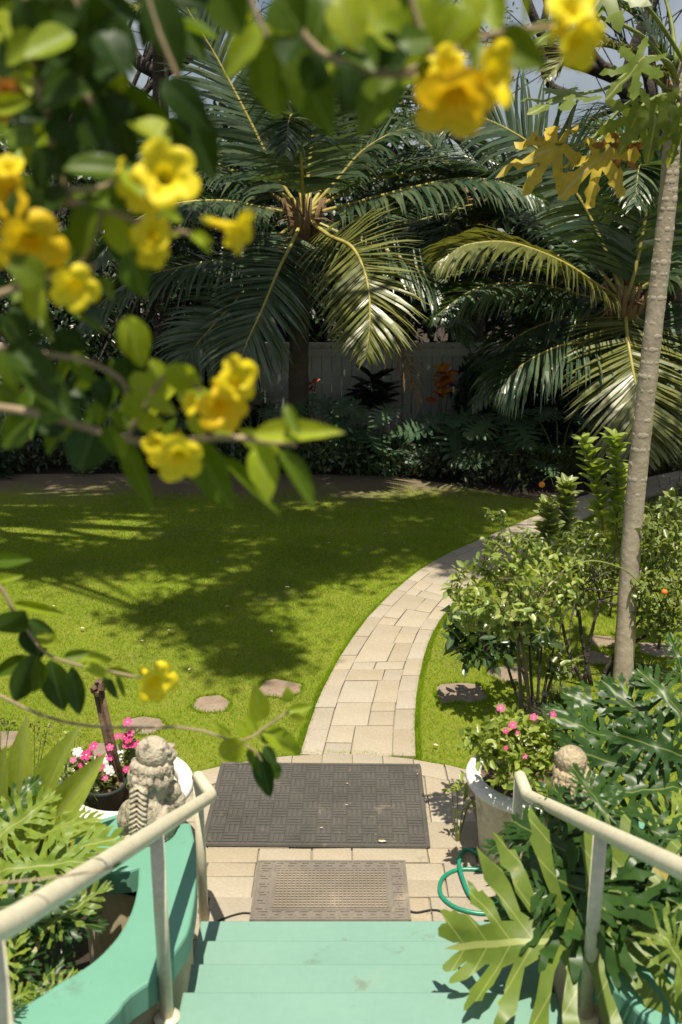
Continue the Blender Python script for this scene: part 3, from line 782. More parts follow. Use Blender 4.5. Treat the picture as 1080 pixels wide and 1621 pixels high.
# ---------------- litter on the mats and the lawn
def litter(x, y, s, lab, z=.05, grp='dry leaves dropped on the mat'):
    c = ath(x, y, z); mb = MB(); a = rnd.uniform(0, 6)
    v = []
    for k in range(10):
        t = 2 * math.pi * k / 10; r = s * (1 + .3 * math.cos(2 * t) + rnd.uniform(-.15, .15))
        v.append((c.x + r * math.cos(t + a), c.y + r * .7 * math.sin(t + a), z + .004 + rnd.uniform(0, s * .35)))
    v.append((c.x, c.y, z + .002)); mb.raw(v, [(k, (k + 1) % 10, 10) for k in range(10)])
    tag(mb.build('fallen_leaf', MAT['litter'], base=c), lab, 'leaf', grp)
litter(605, 1333, .016, 'largest pale dry leaf near the front edge of the big mat')
litter(550, 1241, .006, 'pale dry leaf scrap near the far edge of the big mat')
litter(549, 1275, .006, 'tiny white scrap at the middle of the big mat')
litter(509, 1311, .007, 'thin pale leaf scrap left of the largest dry leaf on the mat')
litter(595, 1322, .0045, 'tiny pale scrap just behind the largest dry leaf')
litter(661, 1226, .005, 'tiny pale scrap at the far right corner of the big mat')

# ================================================================== PLANTS: leaf shapes
def cdt_leaf(name, outline, zfun, step=.09):
    pts = [Vector(p) for p in outline]; n = len(pts)
    xs = [p.x for p in pts]; ys = [p.y for p in pts]
    gx = []; gy = []
    y = min(ys) + step * .5
    while y < max(ys):
        x = -math.floor(max(abs(min(xs)), max(xs)) / step) * step
        while x < max(xs): gx.append(x); gy.append(y); x += step
        y += step
    if gx:
        k = inside(np.array(gx), np.array(gy), [(p.x, p.y) for p in pts])
        for a, b, q in zip(gx, gy, k):
            if q and min((Vector((a, b)) - p).length for p in pts) > step * .4: pts.append(Vector((a, b)))
    v, e, f, _, _, _ = delaunay_2d_cdt(pts, [], [list(range(n))], 1, 1e-5)
    m = bpy.data.meshes.new(name); m.from_pydata([(p.x, p.y, zfun(p.x, p.y)) for p in v], [], [tuple(q) for q in f])
    uv = m.uv_layers.new(name='UVMap')
    for l in m.loops: uv.data[l.index].uv = (v[l.vertex_index].x, v[l.vertex_index].y)
    m.polygons.foreach_set('use_smooth', [True] * len(m.polygons)); m.update()
    return m
def lobed(seed, n=8, sinus=.06, reach=.48, lw=.5, teeth=True, a0=-55, a1=62):
    """a deeply cut blade: finger lobes on both sides of the midrib"""
    q = random.Random(seed)
    def side(s):
        out = []
        for i in range(n):
            t = i / (n - 1); y0 = .02 + .86 * t; ang = R(a0 + (a1 - a0) * t ** .8 + q.uniform(-8, 8))
            L = reach * (.72 + .5 * math.sin(math.pi * min(1, .15 + .75 * t))) * (1 - .62 * max(0, t - .45) / .55) * q.uniform(.9, 1.08)
            d = Vector((math.cos(ang), math.sin(ang))); w = Vector((-d.y, d.x)); hw = .86 / (n - 1) * lw
            c = Vector((sinus * .3, y0)); r = hw * 1.0
            def P(u, v): p = c + d * (L * (u + q.uniform(-.025, .025))) + w * (v + q.uniform(-.011, .011)); return (s * max(p.x, .012), p.y)
            out += [P(.22, -r * .75), P(.5, -r * 1.0), P(.66, -r * 1.12)]
            if teeth and L > .25: out += [P(.76, -r * 1.35), P(.80, -r * .75)]
            out += [P(.93, -r * .55), P(1.0, 0), P(.92, r * .5)]
            if teeth and L > .25: out += [P(.78, r * .8), P(.72, r * 1.35), P(.6, r * .95)]
            out += [P(.45, r * .95), P(.22, r * .75)]
            if i < n - 1: out.append((s * (sinus + .02 * q.random()), y0 + .86 / (n - 1) * .5))
        return out
    r_ = side(1); l_ = side(-1)
    return [(0, -.0)] + r_ + [(0, 1.0)] + list(reversed(l_))
def clean(poly):
    """drop self-touching points by keeping the polar order about the midrib"""
    out = []
    for p in poly:
        if not out or (Vector(p) - Vector(out[-1])).length > .006: out.append(p)
    return out
def bend(fold, droop, wave, seed):
    return lambda x, y: fold * abs(x) - droop * (y ** 2) - droop * .9 * (abs(x) ** 1.7) + wave * noise.noise((x * 5 + seed, y * 5, seed)) 
SEL = [cdt_leaf('split_leaf', clean(lobed(s, 10, .075, .50, .37)), bend(.22, d, .10, s), .1) for s, d in ((1, .18), (2, .3), (3, .08), (4, .24))]
MON = [cdt_leaf('monstera_leaf', clean(lobed(s, 9, .12, .42, .47, False, -60, 58)), bend(.12, d, .02, s), .1) for s, d in ((11, .22), (12, .35), (13, .12))]
def ell(w=.5, n=9, p=.9, tip=1.25):
    r = []
    for k in range(1, n):
        t = k / n; r.append((w * math.sin(math.pi * t ** p) ** .8 * (1 - .15 * t ** tip), t))
    return [(0, 0)] + r + [(0, 1)] + [(-x, y) for x, y in reversed(r)]
SIMPLE = [cdt_leaf('leaf', ell(.5, 9, pp), bend(.35, d, .03, s), .17) for s, d, pp in ((1, .1, .8), (2, .25, .85), (3, -.05, .75), (4, .35, .8))]
LANCE = [cdt_leaf('leaf', ell(.5, 10, .9), bend(.5, d, .02, s), .15) for s, d in ((1, .15), (2, .3))]
def star(seed, lobes=7, deep=.28):
    q = random.Random(seed); out = []
    for i in range(lobes):
        a = R(-140 + 280 * i / (lobes - 1)); L = .55 * (1 - .28 * abs(i - (lobes - 1) / 2) / ((lobes - 1) / 2)) * q.uniform(.9, 1.08)
        da = R(280 / (lobes - 1))
        for u, v in ((deep, -.5), (.55, -.24), (.66, -.36), (.74, -.17), (.86, -.16), (1.0, 0), (.86, .16), (.74, .17), (.66, .36), (.55, .24)):
            th = a + v * da; out.append((L * u * math.sin(th), .35 + L * u * math.cos(th)))
        if i == lobes - 1: out.append((L * deep * math.sin(a + da * .5), .35 + L * deep * math.cos(a + da * .5)))
    return out
PAP = [cdt_leaf('palmate_leaf', clean(star(s)), bend(.1, d, .06, s), .11) for s, d in ((1, .15), (2, .45), (3, .3))]
CRUMP = [cdt_leaf('crumpled_leaf', clean(star(s)), (lambda s: lambda x, y: -.9 * x * x - .5 * y * y + .16 * noise.noise((x * 7 + s, y * 7, s)))(s), .09) for s in (5, 6)]

def leafM(base, tip, width, nh=(0, -1, .3), roll=0.0, L=None):
    base = Vector(base); Y = Vector(tip) - base; ln = L or Y.length; Y.normalize()
    Z = Vector(nh) - Y * Y.dot(Vector(nh))
    if Z.length < 1e-4: Z = Y.orthogonal()
    Z.normalize(); Z = Matrix.Rotation(roll, 3, Y) @ Z
    X = Y.cross(Z)
    M = Matrix.Identity(4)
    for i in range(3):
        M[i][0] = X[i] * width; M[i][1] = Y[i] * ln; M[i][2] = Z[i] * (ln * .6 + width * .4); M[i][3] = base[i]
    return M
meshcache = {}
def withmat(mesh, mat):
    k = (mesh.name, mat.name)
    if k not in meshcache:
        m = mesh.copy(); m.materials.clear(); m.materials.append(mat); meshcache[k] = m
    return meshcache[k]
def leaf(parent, mesh, mat, base, tip, width, nh=(0, -1, .3), roll=0.0, name='leaf'):
    return add(name, withmat(mesh, mat), None, parent, leafM(base, tip, width, nh, roll))
def stalk(parent, pts, r, mat, name='petiole', n=6, steps=8):
    pts = catmull(pts, steps)
    rad = [r * (1 - .45 * i / (steps - 1)) for i in range(steps)]
    mb = MB().tube(pts, rad, n)
    M = wm[parent]; m = mb.mesh(True, name)
    return add(name, m, mat, parent, Matrix())

# ---------------- many small leaves in one crown
def cloud(c, size, aspect=.45, up=.5, jit=.35, fold=.25, out=None, shape=6):
    """c (N,3) leaf bases -> vertices and faces of small folded leaves"""
    n = len(c); d = nr.normal(size=(n, 3))
    if out is not None: d = d * .7 + out
    d[:, 2] -= .15; d /= np.linalg.norm(d, axis=1)[:, None]
    nz = nr.normal(size=(n, 3)) * .75; nz[:, 2] += up * 2
    nz -= d * (nz * d).sum(1)[:, None]; nz /= np.linalg.norm(nz, axis=1)[:, None] + 1e-9
    s = np.cross(d, nz); L = (size * nr.uniform(1 - jit, 1 + jit, n))[:, None]; W = L * aspect * .5
    if shape == 4:
        v = np.stack([c, c + d * L * .5 + s * W + nz * W * fold, c + d * L, c + d * L * .5 - s * W + nz * W * fold], 1).reshape(-1, 3)
        b = np.arange(n)[:, None] * 4
        f = np.concatenate([b + np.array([[0, 1, 2]]), b + np.array([[0, 2, 3]])], 0)
    else:
        v = np.stack([c, c + d * L * .32 + s * W * .85 + nz * W * fold, c + d * L * .68 + s * W * .8 + nz * W * fold, c + d * L - nz * L * .08,
                      c + d * L * .68 - s * W * .8 + nz * W * fold, c + d * L * .32 - s * W * .85 + nz * W * fold], 1).reshape(-1, 3)
        b = np.arange(n)[:, None] * 6
        f = np.concatenate([b + np.array([[0, 1, 2, 3]]), b + np.array([[0, 3, 4, 5]])], 0)
    return v, f
def clumps(cs, n, rad, flat=.8, soft=False):
    """leaf bases around clump centres cs [(x,y,z,r)]"""
    out = []
    for x, y, z, r in cs:
        m = int(n * (r / rad) ** 2) + 4
        p = nr.normal(size=(m, 3)); p /= np.linalg.norm(p, axis=1)[:, None]
        p *= (r * (np.abs(nr.normal(0, .62, m)) if soft else nr.uniform(.25, 1.0, m) ** .6))[:, None]; p[:, 2] *= flat
        out.append(p + np.array([x, y, z]))
    return np.concatenate(out)

# ================================================================== background trees
def limb_tube(mb, pts, r0, r1, n=7, k=14):
    p = catmull(pts, k); mb.tube(p, [r0 + (r1 - r0) * i / (k - 1) for i in range(k)], n)
    return p
def tree(name, label, base, top, clump, mat, leafsize, nper, seed, r0=.2, group='trees behind the fence', shape=4, limbs=(), flat=.75, twigs=0, aspect=.45, soft=False):
    q = random.Random(seed); base = Vector(base); top = Vector(top)
    t = thing(name, label, 'tree', base, group); mb = MB()
    mid = base.lerp(top, .5) + Vector((q.uniform(-.3, .3), q.uniform(-.2, .2), 0))
    tr = limb_tube(mb, [base, mid, top], r0, r0 * .35)
    for c in clump[::1 if len(clump) < 26 else 2]:
        a = tr[q.randint(5, 12)]; e = Vector(c[:3]); m = a.lerp(e, .5) + Vector((q.uniform(-.3, .3), q.uniform(-.3, .3), q.uniform(0, .4)))
        p = limb_tube(mb, [a, m, e], r0 * q.uniform(.22, .38), .012, 6, 9)
        for _ in range(twigs):
            b = p[q.randint(3, 8)]; e2 = e + Vector((q.gauss(0, 1), q.gauss(0, 1), q.gauss(0, .7))) * c[3]
            limb_tube(mb, [b, b.lerp(e2, .5) + Vector((q.uniform(-.2, .2), 0, q.uniform(-.2, .2))), e2], .018, .005, 4, 6)
    for pts, ra, rb in limbs: limb_tube(mb, pts, ra, rb, 8, 16)
    mb.build('trunk', MAT['bark'], t, True)
    v, f = cloud(clumps(clump, nper, 1.0, flat, soft), leafsize, aspect, .55, shape=shape)
    npbuild('crown', v, f, MAT[mat], t)
    return t
def pcl(lst, d, r=None):                # clump list from pixels
    return [(*atd(x, y, d + q[0] if (q := e[3:]) else d), e[2]) for e in lst for x, y in ((e[0], e[1]),)]
def scatter(seed, n, xr, yr, zr, rr_):
    q = random.Random(seed); return [(q.uniform(*xr), q.uniform(*yr), q.uniform(*zr), q.uniform(*rr_)) for _ in range(n)]

# dense dark shrubs that close the view behind the fence
dark = [(-7.4, 16.9, 4.6, 'tall dark evergreen behind the fence at the far left'), (-4.9, 17.4, 4.3, 'dark evergreen behind the fence, left of the first palm'),
        (-2.6, 16.8, 4.7, 'dark evergreen behind the fence, just left of the tall palm trunk'), (-.3, 17.5, 4.9, 'dark evergreen right behind the tall palm crown'),
        (1.9, 17.0, 4.3, 'dark evergreen behind the fence between the two palms'), (4.1, 17.6, 4.0, 'dark evergreen behind the low palm crown'),
        (6.3, 16.9, 4.4, 'dark evergreen behind the fence right of the papaya'), (8.6, 17.3, 4.6, 'dark evergreen behind the fence at the far right')]
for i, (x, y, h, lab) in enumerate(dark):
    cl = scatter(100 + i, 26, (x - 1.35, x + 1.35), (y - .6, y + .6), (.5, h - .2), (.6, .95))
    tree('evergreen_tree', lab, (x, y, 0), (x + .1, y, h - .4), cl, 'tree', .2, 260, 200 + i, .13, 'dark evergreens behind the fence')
# light, open trees against the sky
tree('shade_tree', 'old spreading tree with dark limbs and thin foliage, upper left', (-5.6, 19.5, 0), (-4.7, 19.5, 6.2),
     scatter(1, 16, (-7.5, -1.2), (18, 21), (6.0, 10.5), (.8, 1.3)) + pcl([(330, 40, .55), (210, 170, .5), (265, 215, .6), (120, 110, .8), (60, 60, .8), (20, 150, .8)], 19), 'tree_lite', .085, 300, 301, .28,
     'spreading shade trees', limbs=[([atd(60, 240, 18.4), atd(150, 90, 18.2), atd(185, 40, 18), atd(215, 95, 17.8), atd(262, 112, 17.6), atd(330, 60, 17.6), atd(420, -40, 17.6)], .16, .08),
                                     ([atd(232, 100, 17.8), atd(242, 70, 17.8), atd(222, 20, 17.8), atd(236, -30, 17.8)], .06, .025), ([atd(240, 105, 17.8), atd(262, 70, 17.8), atd(250, 40, 17.8)], .05, .015), ([atd(190, 120, 17.8), atd(215, 140, 17.8), atd(250, 160, 17.8)], .04, .01)], twigs=7, aspect=.4)
tree('shade_tree', 'bare branched spreading tree against the sky, upper right', (6.6, 20, 0), (5.6, 19.8, 6.0),
     scatter(2, 11, (3.6, 9.5), (18.3, 21.5), (6.4, 10.5), (.8, 1.3)) + pcl([(800, 250, .5), (770, 290, .6), (850, 300, .55), (690, 300, .6), (905, 240, .4), (1000, 30, .6), (640, 20, .7)], 18.5), 'tree_lite', .085, 200, 302, .26,
     'spreading shade trees', limbs=[([atd(1010, 260, 18.6), atd(985, 130, 18.2), atd(900, 95, 18), atd(860, 60, 18), atd(820, -40, 18)], .15, .06), ([atd(900, 150, 18), atd(868, 130, 18), atd(856, 60, 18), atd(866, 5, 18), atd(845, -40, 18)], .08, .05),
                                     ([atd(985, 150, 18), atd(1010, 60, 18), atd(1050, -30, 18)], .12, .07), ([atd(960, 110, 18), atd(935, 70, 18), atd(955, 10, 18)], .07, .03), ([atd(862, 90, 18), atd(830, 70, 18), atd(800, 85, 18)], .03, .01)], twigs=8, aspect=.4)
tree('shade_tree', 'leafy tree between the two spreading trees, crown above the palms', (.9, 21, 0), (.6, 20.5, 6.5),
     scatter(3, 17, (-1.6, 3.4), (19, 22), (5.6, 10.5), (.8, 1.25)), 'tree_lite', .10, 260, 303, .24, 'spreading shade trees', twigs=4)

# second row, further back and taller
for i, (x, y, h, lab) in enumerate([(-9.5, 23.5, 6.0, 'far tree closing the view, first from the left'), (-5.2, 24.5, 5.4, 'far tree closing the view, second from the left'), (-1.0, 24.0, 5.8, 'far tree closing the view behind the tall palm'), (3.2, 24.5, 4.6, 'far tree closing the view, behind the gap of sky'), (7.4, 23.8, 4.8, 'far tree closing the view behind the papaya crown'), (11.6, 24.2, 6.0, 'far tree closing the view at the right')]):
    cl = scatter(150 + i, 30, (x - 2.4, x + 2.4), (y - .8, y + .8), (.6, h - .3), (.8, 1.25))
    tree('broadleaf_tree', lab, (x, y, 0), (x, y, h - .5), cl, 'tree', .26, 190, 250 + i, .16, 'far trees closing the view')
# unseen shade tree left of the picture, its canopy laid out to shade the lawn
SH = [(480, 905, .5), (560, 890, .5), (420, 925, .5), (340, 955, .55), (255, 972, .4), (390, 1000, .42), (430, 1040, .36), (375, 1050, .32), (330, 1005, .3), (90, 893, .55), (20, 885, .55), (185, 888, .5), (300, 895, .5), (760, 890, .45), (800, 875, .4), (700, 880, .4)]
GAPS = [(30, 838), (165, 846), (620, 882), (845, 845), (1040, 765), (90, 780), (230, 925)]
q_ = random.Random(77); gy = 9.7
while gy < 14.0:
    gx = -5.6 + q_.uniform(0, .5)
    while gx < 4.6:
        p_ = Vector((gx + q_.uniform(-.2, .2), gy + q_.uniform(-.2, .2), 0))
        if all((p_ - ath(*g0)).length > .62 for g0 in GAPS) and q_.random() < .93:
            SH.append((p_.x, p_.y, q_.uniform(.46, .62), 1))
        gx += .66
    gy += .6
LIT = [atd(582, 430, 12.2), atd(580, 500, 11.8), atd(650, 298, 13.2), atd(760, 290, 12.9), atd(880, 415, 12.2), atd(790, 390, 12.0), atd(720, 400, 11.9), atd(1000, 590, 11.9), atd(950, 600, 11.9), atd(470, 190, 12.6), atd(400, 240, 12.8),
       atd(310, 320, 13.3), atd(230, 350, 13.1), atd(660, 205, 13.6), atd(830, 225, 13.0), atd(1015, 280, 12.4), atd(280, 240, 13.7), atd(345, 95, 13.9), atd(700, 600, 14.2)]
scl = []
for i, e in enumerate(SH):
    h = 8.6 + (i * 37 % 17) * .12; g_ = (ath(e[0], e[1]) if len(e) == 3 else Vector((e[0], e[1], 0))) + sdir * (h / sdir.z); rr_ = e[2] * 1.05
    # keep the sun on the fronds that catch it
    if all(((g_ - l) - sdir * (g_ - l).dot(sdir)).length > rr_ + .12 for l in LIT): scl.append((*g_, rr_))
tree('shade_tree', 'unseen tall spreading tree at the left, canopy shaped to shade the lawn', (-7.4, 10.4, 0), (-5.2, 9.6, 8.2), scl, 'tree_lite', .14, 4000, 305, .32, 'spreading shade trees', flat=.55, soft=True)

# ivy-clad small trees at the left
tree('ivy_tree', 'dark glossy small leaved tree at the left edge of the lawn', (-5.0, 13.9, 0), (-4.9, 13.9, 3.9), scatter(21, 26, (-5.9, -4.0), (13.3, 14.4), (.3, 4.0), (.4, .62)), 'ivy', .095, 330, 401, .12, 'small leaved trees at the left', 4)
tree('ivy_tree', 'dark glossy small leaved tree behind the left palm fronds', (-3.1, 14.5, 0), (-3.1, 14.5, 3.0), scatter(22, 24, (-4.1, -2.2), (14.0, 14.9), (.3, 3.1), (.4, .6)), 'ivy', .095, 330, 402, .1, 'small leaved trees at the left', 4)

# ================================================================== palms
def frond(parent, pts, mat, length, n=92, droop=.45, nh=(0, -.25, 1), vee=.25, dry=False, name='frond', wid=.027, t0=.14, seed=0, rr0=.028):
    q = random.Random(seed); K = 44
    P = catmull(pts, K); V = []; F = []
    Nh = Vector(nh)
    for i in range(n):
        t = t0 + (1 - t0) * (i + .5) / n; u = t * (K - 1); k = min(int(u), K - 2); p = P[k].lerp(P[k + 1], u - k)
        tan = (P[k + 1] - P[k]).normalized(); side = tan.cross(Nh)
        if side.length < .05: side = Vector((1, 0, 0))
        side.normalize(); nor = side.cross(tan).normalized()
        w_ = (t - t0) / (1 - t0)
        L = 1.13 * length * (.55 + .45 * math.sin(math.pi * min(1, .12 + w_ * .95)) ** .8) * (1 - .55 * max(0, w_ - .72) / .28)
        ang = R(74 - 48 * w_ ** 1.3)
        for s in (-1, 1):
            if q.random() < .05: continue
            a = ang + R(q.uniform(-6, 6)); ll = L * (q.uniform(.88, 1.06) if q.random() > .06 else q.uniform(.45, .8))
            d = (tan * math.cos(a) + side * s * math.sin(a) + nor * (vee + q.uniform(-.10, .10))).normalized()
            c = p.copy(); b0 = len(V); w0 = wid * q.uniform(.8, 1.15); seg = 4
            twist = q.uniform(-.35, .35)
            for j in range(seg + 1):
                wv = tan - d * tan.dot(d)
                if wv.length < .05: wv = nor
                wv.normalize(); wv = Matrix.Rotation(twist + s * .35, 3, d) @ wv
                hw = w0 * (.7, 1.0, .85, .5, .0)[j]
                if j < seg: V.append(c + wv * hw); V.append(c - wv * hw)
                else: V.append(c.copy())
                c = c + d * (ll / seg)
                d = (d + Vector((0, 0, -1)) * droop * (.16 + .20 * j) * q.uniform(.6, 1.4) + Vector((q.gauss(0, .05), q.gauss(0, .05), 0))).normalized()
            for j in range(seg - 1): F.append((b0 + 2 * j, b0 + 2 * j + 1, b0 + 2 * j + 3, b0 + 2 * j + 2))
            F.append((b0 + 2 * seg - 2, b0 + 2 * seg - 1, b0 + 2 * seg))
    fr_ = MB().raw(V, F).build(name, mat, parent)
    MB().tube(P, [rr0 * (1 - .86 * i / (K - 1)) + .003 for i in range(K)], 6).build('rachis', MAT['dry'] if dry else MAT['rachis'], fr_, True)
    return fr_
def pxp(lst): return [atd(x, y, d) for x, y, d in lst]
VIEW = (0, -1, .35); UPV = (0, -.3, 1)

def palm(label, base, crown, trunk_r, fr, extra, seed, leaf_len=.72, group='coconut palms'):
    t = thing('coconut_palm', label, 'palm tree', base, group); base = Vector(base); crown = Vector(crown)
    q = random.Random(seed)
    K = 26; pts = catmull([base, base.lerp(crown, .5) + Vector((q.uniform(-.06, .06), 0, 0)), crown], K)
    MB().tube(pts, [trunk_r * (1.35 - .45 * (i / (K - 1)) ** .4) * (1 + .05 * (i % 2)) for i in range(K)], 14).build('trunk', MAT['palm_bark'], t, True)
    fb = MB()
    for k in range(16):                                  # leaf bases and fibre round the heart
        a = k * 2.39; o_ = Vector((math.cos(a), math.sin(a), 0)) * trunk_r * 1.1
        fb.tube([crown + o_ + Vector((0, 0, -.22)), crown + o_ * 1.35 + Vector((0, 0, .05)), crown + o_ * 2.0 + Vector((0, 0, .30))], [.05, .04, .022], 6)
    fb.build('leaf_bases', MAT['fibre'], t, True)
    sp_ = MB()
    for k in range(14):
        a = q.uniform(0, 6.28); e = Vector((math.cos(a), math.sin(a) - .4, q.uniform(-.9, .5))) * q.uniform(.2, .38)
        o_ = crown + Vector((math.cos(a) * .1, -.1 + math.sin(a) * .05, .05)); sp_.tube([o_, o_ + e * .5 + Vector((0, 0, .04)), o_ + e], [.010, .007, .003], 4)
    sp_.build('flower_stalk', MAT['fibre'], t, True)
    for i, f in enumerate(fr): frond(t, [crown + Vector((0, 0, .08))] + pxp(f[0]), MAT[f[1]], f[3] if len(f) > 3 else leaf_len, nh=f[2], seed=seed * 100 + i, **(f[4] if len(f) > 4 else {}))
    for i, (az, el, L, sag) in enumerate(extra):
        h = Vector((math.sin(R(az)), math.cos(R(az)), 0)); u = crown + Vector((0, 0, .1))
        p = [u, u + (h * math.cos(R(el)) + Vector((0, 0, math.sin(R(el))))) * L * .35,
             u + (h * math.cos(R(el)) + Vector((0, 0, math.sin(R(el))))) * L * .68 + h * L * .03 - Vector((0, 0, sag * .35)),
             u + (h * math.cos(R(el)) + Vector((0, 0, math.sin(R(el))))) * L * .92 + h * L * .06 - Vector((0, 0, sag))]
        frond(t, p, MAT['palm'], leaf_len, nh=(h * -.2 + Vector((0, 0, 1))), seed=seed * 100 + 50 + i)
    return t
A = atd(482, 352, 13.6)
palm('tall coconut palm in the middle, trunk rising from the bed', (A.x - .12, 13.75, 0), A, .13, [
    ([(560, 322, 13.4), (650, 298, 13.2), (730, 283, 13.0), (800, 290, 12.8), (852, 315, 12.7)], 'palm', UPV, .82, dict(droop=.75, vee=.0)),
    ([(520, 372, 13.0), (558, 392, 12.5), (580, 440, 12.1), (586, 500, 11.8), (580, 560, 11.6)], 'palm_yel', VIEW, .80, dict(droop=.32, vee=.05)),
    ([(462, 385, 13.2), (440, 430, 12.8), (415, 490, 12.4), (390, 545, 12.2), (372, 600, 12.1)], 'palm', VIEW, .78, dict(droop=.4, vee=.05)),
    ([(420, 330, 13.5), (350, 318, 13.3), (270, 325, 13.1), (200, 360, 13.0), (140, 425, 12.9)], 'palm', UPV, .80, dict(droop=.75, vee=.0)),
    ([(430, 410, 13.3), (370, 480, 13.0), (320, 535, 12.8), (290, 575, 12.7)], 'palm', VIEW, .72, dict(droop=.4)),
    ([(440, 280, 13.7), (395, 190, 13.8), (345, 95, 13.9), (300, 20, 13.9), (262, -50, 13.9)], 'palm', (.5, -.8, .3), .95, dict(droop=.3)),
    ([(479, 290, 13.2), (474, 225, 12.9), (466, 185, 12.6), (458, 190, 12.2), (452, 240, 11.9)], 'palm', (0, -.6, .8), .80, dict(droop=.35)),
    ([(530, 290, 13.7), (580, 235, 13.7), (650, 203, 13.6), (720, 215, 13.5), (780, 255, 13.4)], 'palm', UPV, .85, dict(droop=.6, vee=.1)),
    ([(492, 240, 13.9), (503, 130, 14.0), (508, 20, 14.1), (510, -60, 14.1)], 'palm', (.1, -.95, .1), .85, dict(droop=.3)),
    ([(420, 300, 13.8), (350, 262, 13.8), (280, 238, 13.7), (215, 245, 13.6), (165, 290, 13.5)], 'palm', UPV, .75, dict(droop=.75, vee=.0)),
    ([(540, 370, 13.4), (620, 400, 13.2), (690, 450, 13.1), (740, 540, 13.0)], 'palm', (.2, -.6, .7), .8, dict(droop=.6)),
    ([(400, 400, 13.5), (300, 420, 13.3), (200, 450, 13.2), (120, 520, 13.1)], 'palm', UPV, .85, dict(droop=.8, vee=0)),
    ([(540, 250, 14.2), (600, 130, 14.4), (640, 60, 14.5), (690, 20, 14.5)], 'palm', (0, -.8, .5), .8, dict(droop=.45)),
    ([(545, 420, 13.5), (600, 490, 13.4), (640, 560, 13.35), (664, 640, 13.3)], 'dry', VIEW, .5, dict(droop=1.4, dry=True, n=34, wid=.012, name='dead_frond')),
], [(20, 50, 3.2, .6), (-60, 35, 3.2, .9), (60, 30, 3.2, 1.0), (-20, 60, 3.0, .5), (90, 25, 3.0, 1.1)], 3)
B = atd(988, 490, 12.6)
palm('low coconut palm with lit arching fronds, at the right behind the papaya', (B.x + .05, 12.75, 0), B, .14, [
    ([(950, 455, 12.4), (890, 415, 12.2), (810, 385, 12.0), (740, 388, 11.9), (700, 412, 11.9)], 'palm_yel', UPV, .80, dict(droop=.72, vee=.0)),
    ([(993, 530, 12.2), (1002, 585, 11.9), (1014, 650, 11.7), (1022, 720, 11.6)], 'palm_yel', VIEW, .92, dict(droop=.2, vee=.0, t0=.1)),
    ([(940, 535, 12.4), (880, 550, 12.3), (825, 580, 12.2), (790, 620, 12.2)], 'palm', UPV, .8, dict(droop=.9, vee=0)),
    ([(960, 400, 12.8), (915, 310, 12.9), (850, 235, 13.0), (760, 186, 13.0), (715, 200, 13.0)], 'palm', (-.5, -.6, .6), .85, dict(droop=.5)),
    ([(1005, 430, 12.6), (1022, 340, 12.6), (1020, 275, 12.4), (1012, 265, 12.1), (1005, 320, 11.8)], 'palm', (0, -.6, .8), .85, dict(droop=.35)),
    ([(930, 470, 12.8), (850, 450, 12.8), (760, 455, 12.7), (690, 500, 12.6)], 'palm', UPV, .8, dict(droop=.7, vee=0)),
    ([(1040, 440, 12.5), (1100, 420, 12.4), (1170, 450, 12.3), (1230, 520, 12.2)], 'palm', UPV, .85, dict(droop=.6)),
    ([(1020, 410, 12.8), (1060, 300, 12.9), (1110, 200, 13.0), (1170, 150, 13.0)], 'palm', (.4, -.7, .6), .85, dict(droop=.45)),
    ([(940, 500, 12.9), (870, 510, 12.9), (800, 550, 12.9), (750, 640, 12.9)], 'palm', UPV, .8, dict(droop=.8, vee=0)),
    ([(1030, 530, 12.3), (1070, 590, 12.1), (1110, 660, 12.0)], 'palm', VIEW, .8, dict(droop=.5)),
], [(0, 45, 3.0, .7), (40, 40, 3.0, .8), (-40, 40, 3.0, .8), (-70, 20, 3.0, 1.2), (70, 40, 2.8, .8)], 4)
C3 = atd(760, 330, 15.9)
palm('coconut palm standing furthest back, between the other two', (C3.x, 16.0, 0), C3, .12, [
    ([(700, 250, 15.8), (640, 200, 15.8), (580, 190, 15.7), (530, 230, 15.6)], 'palm', UPV),
    ([(700, 340, 15.5), (640, 360, 15.3), (590, 410, 15.2), (560, 480, 15.1)], 'palm', UPV),
    ([(840, 330, 15.5), (920, 340, 15.3), (980, 390, 15.2)], 'palm', UPV),
], [(180, 20, 2.6, 1.0), (200, 5, 2.6, 1.2), (150, 0, 2.6, 1.2)], 5, .75)
D3 = atd(1075, 160, 14.8)
palm('coconut palm at the upper right edge behind the papaya crown', (D3.x + .3, 15.0, 0), D3, .12, [
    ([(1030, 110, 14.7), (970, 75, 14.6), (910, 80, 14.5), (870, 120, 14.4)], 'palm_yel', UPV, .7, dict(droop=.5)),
    ([(1030, 180, 14.5), (970, 200, 14.2), (920, 260, 14.0)], 'palm', UPV, .75, dict(droop=.5)),
    ([(1050, 90, 14.7), (1010, 30, 14.7), (950, -10, 14.6)], 'palm', UPV, .7, dict(droop=.5)),
    ([(1060, 230, 14.4), (1030, 300, 14.0), (1010, 380, 13.8)], 'palm', VIEW, .75, dict(droop=.4)),
], [(60, 40, 3, .8), (100, 30, 3, 1.0)], 6)
E3 = atd(255, -20, 15.4)
palm('coconut palm with its crown cut by the upper left edge', (E3.x - .3, 15.6, 0), E3, .12, [
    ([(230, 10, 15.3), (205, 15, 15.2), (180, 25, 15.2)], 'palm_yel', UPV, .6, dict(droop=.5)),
    ([(330, 20, 15.2), (400, 60, 15.0), (440, 120, 14.9)], 'palm', UPV, .75, dict(droop=.5)),
    ([(320, -30, 15.3), (420, -20, 15.2), (500, 30, 15.1)], 'palm', UPV, .75, dict(droop=.5)),
], [(330, 40, 2.6, .9)], 8)

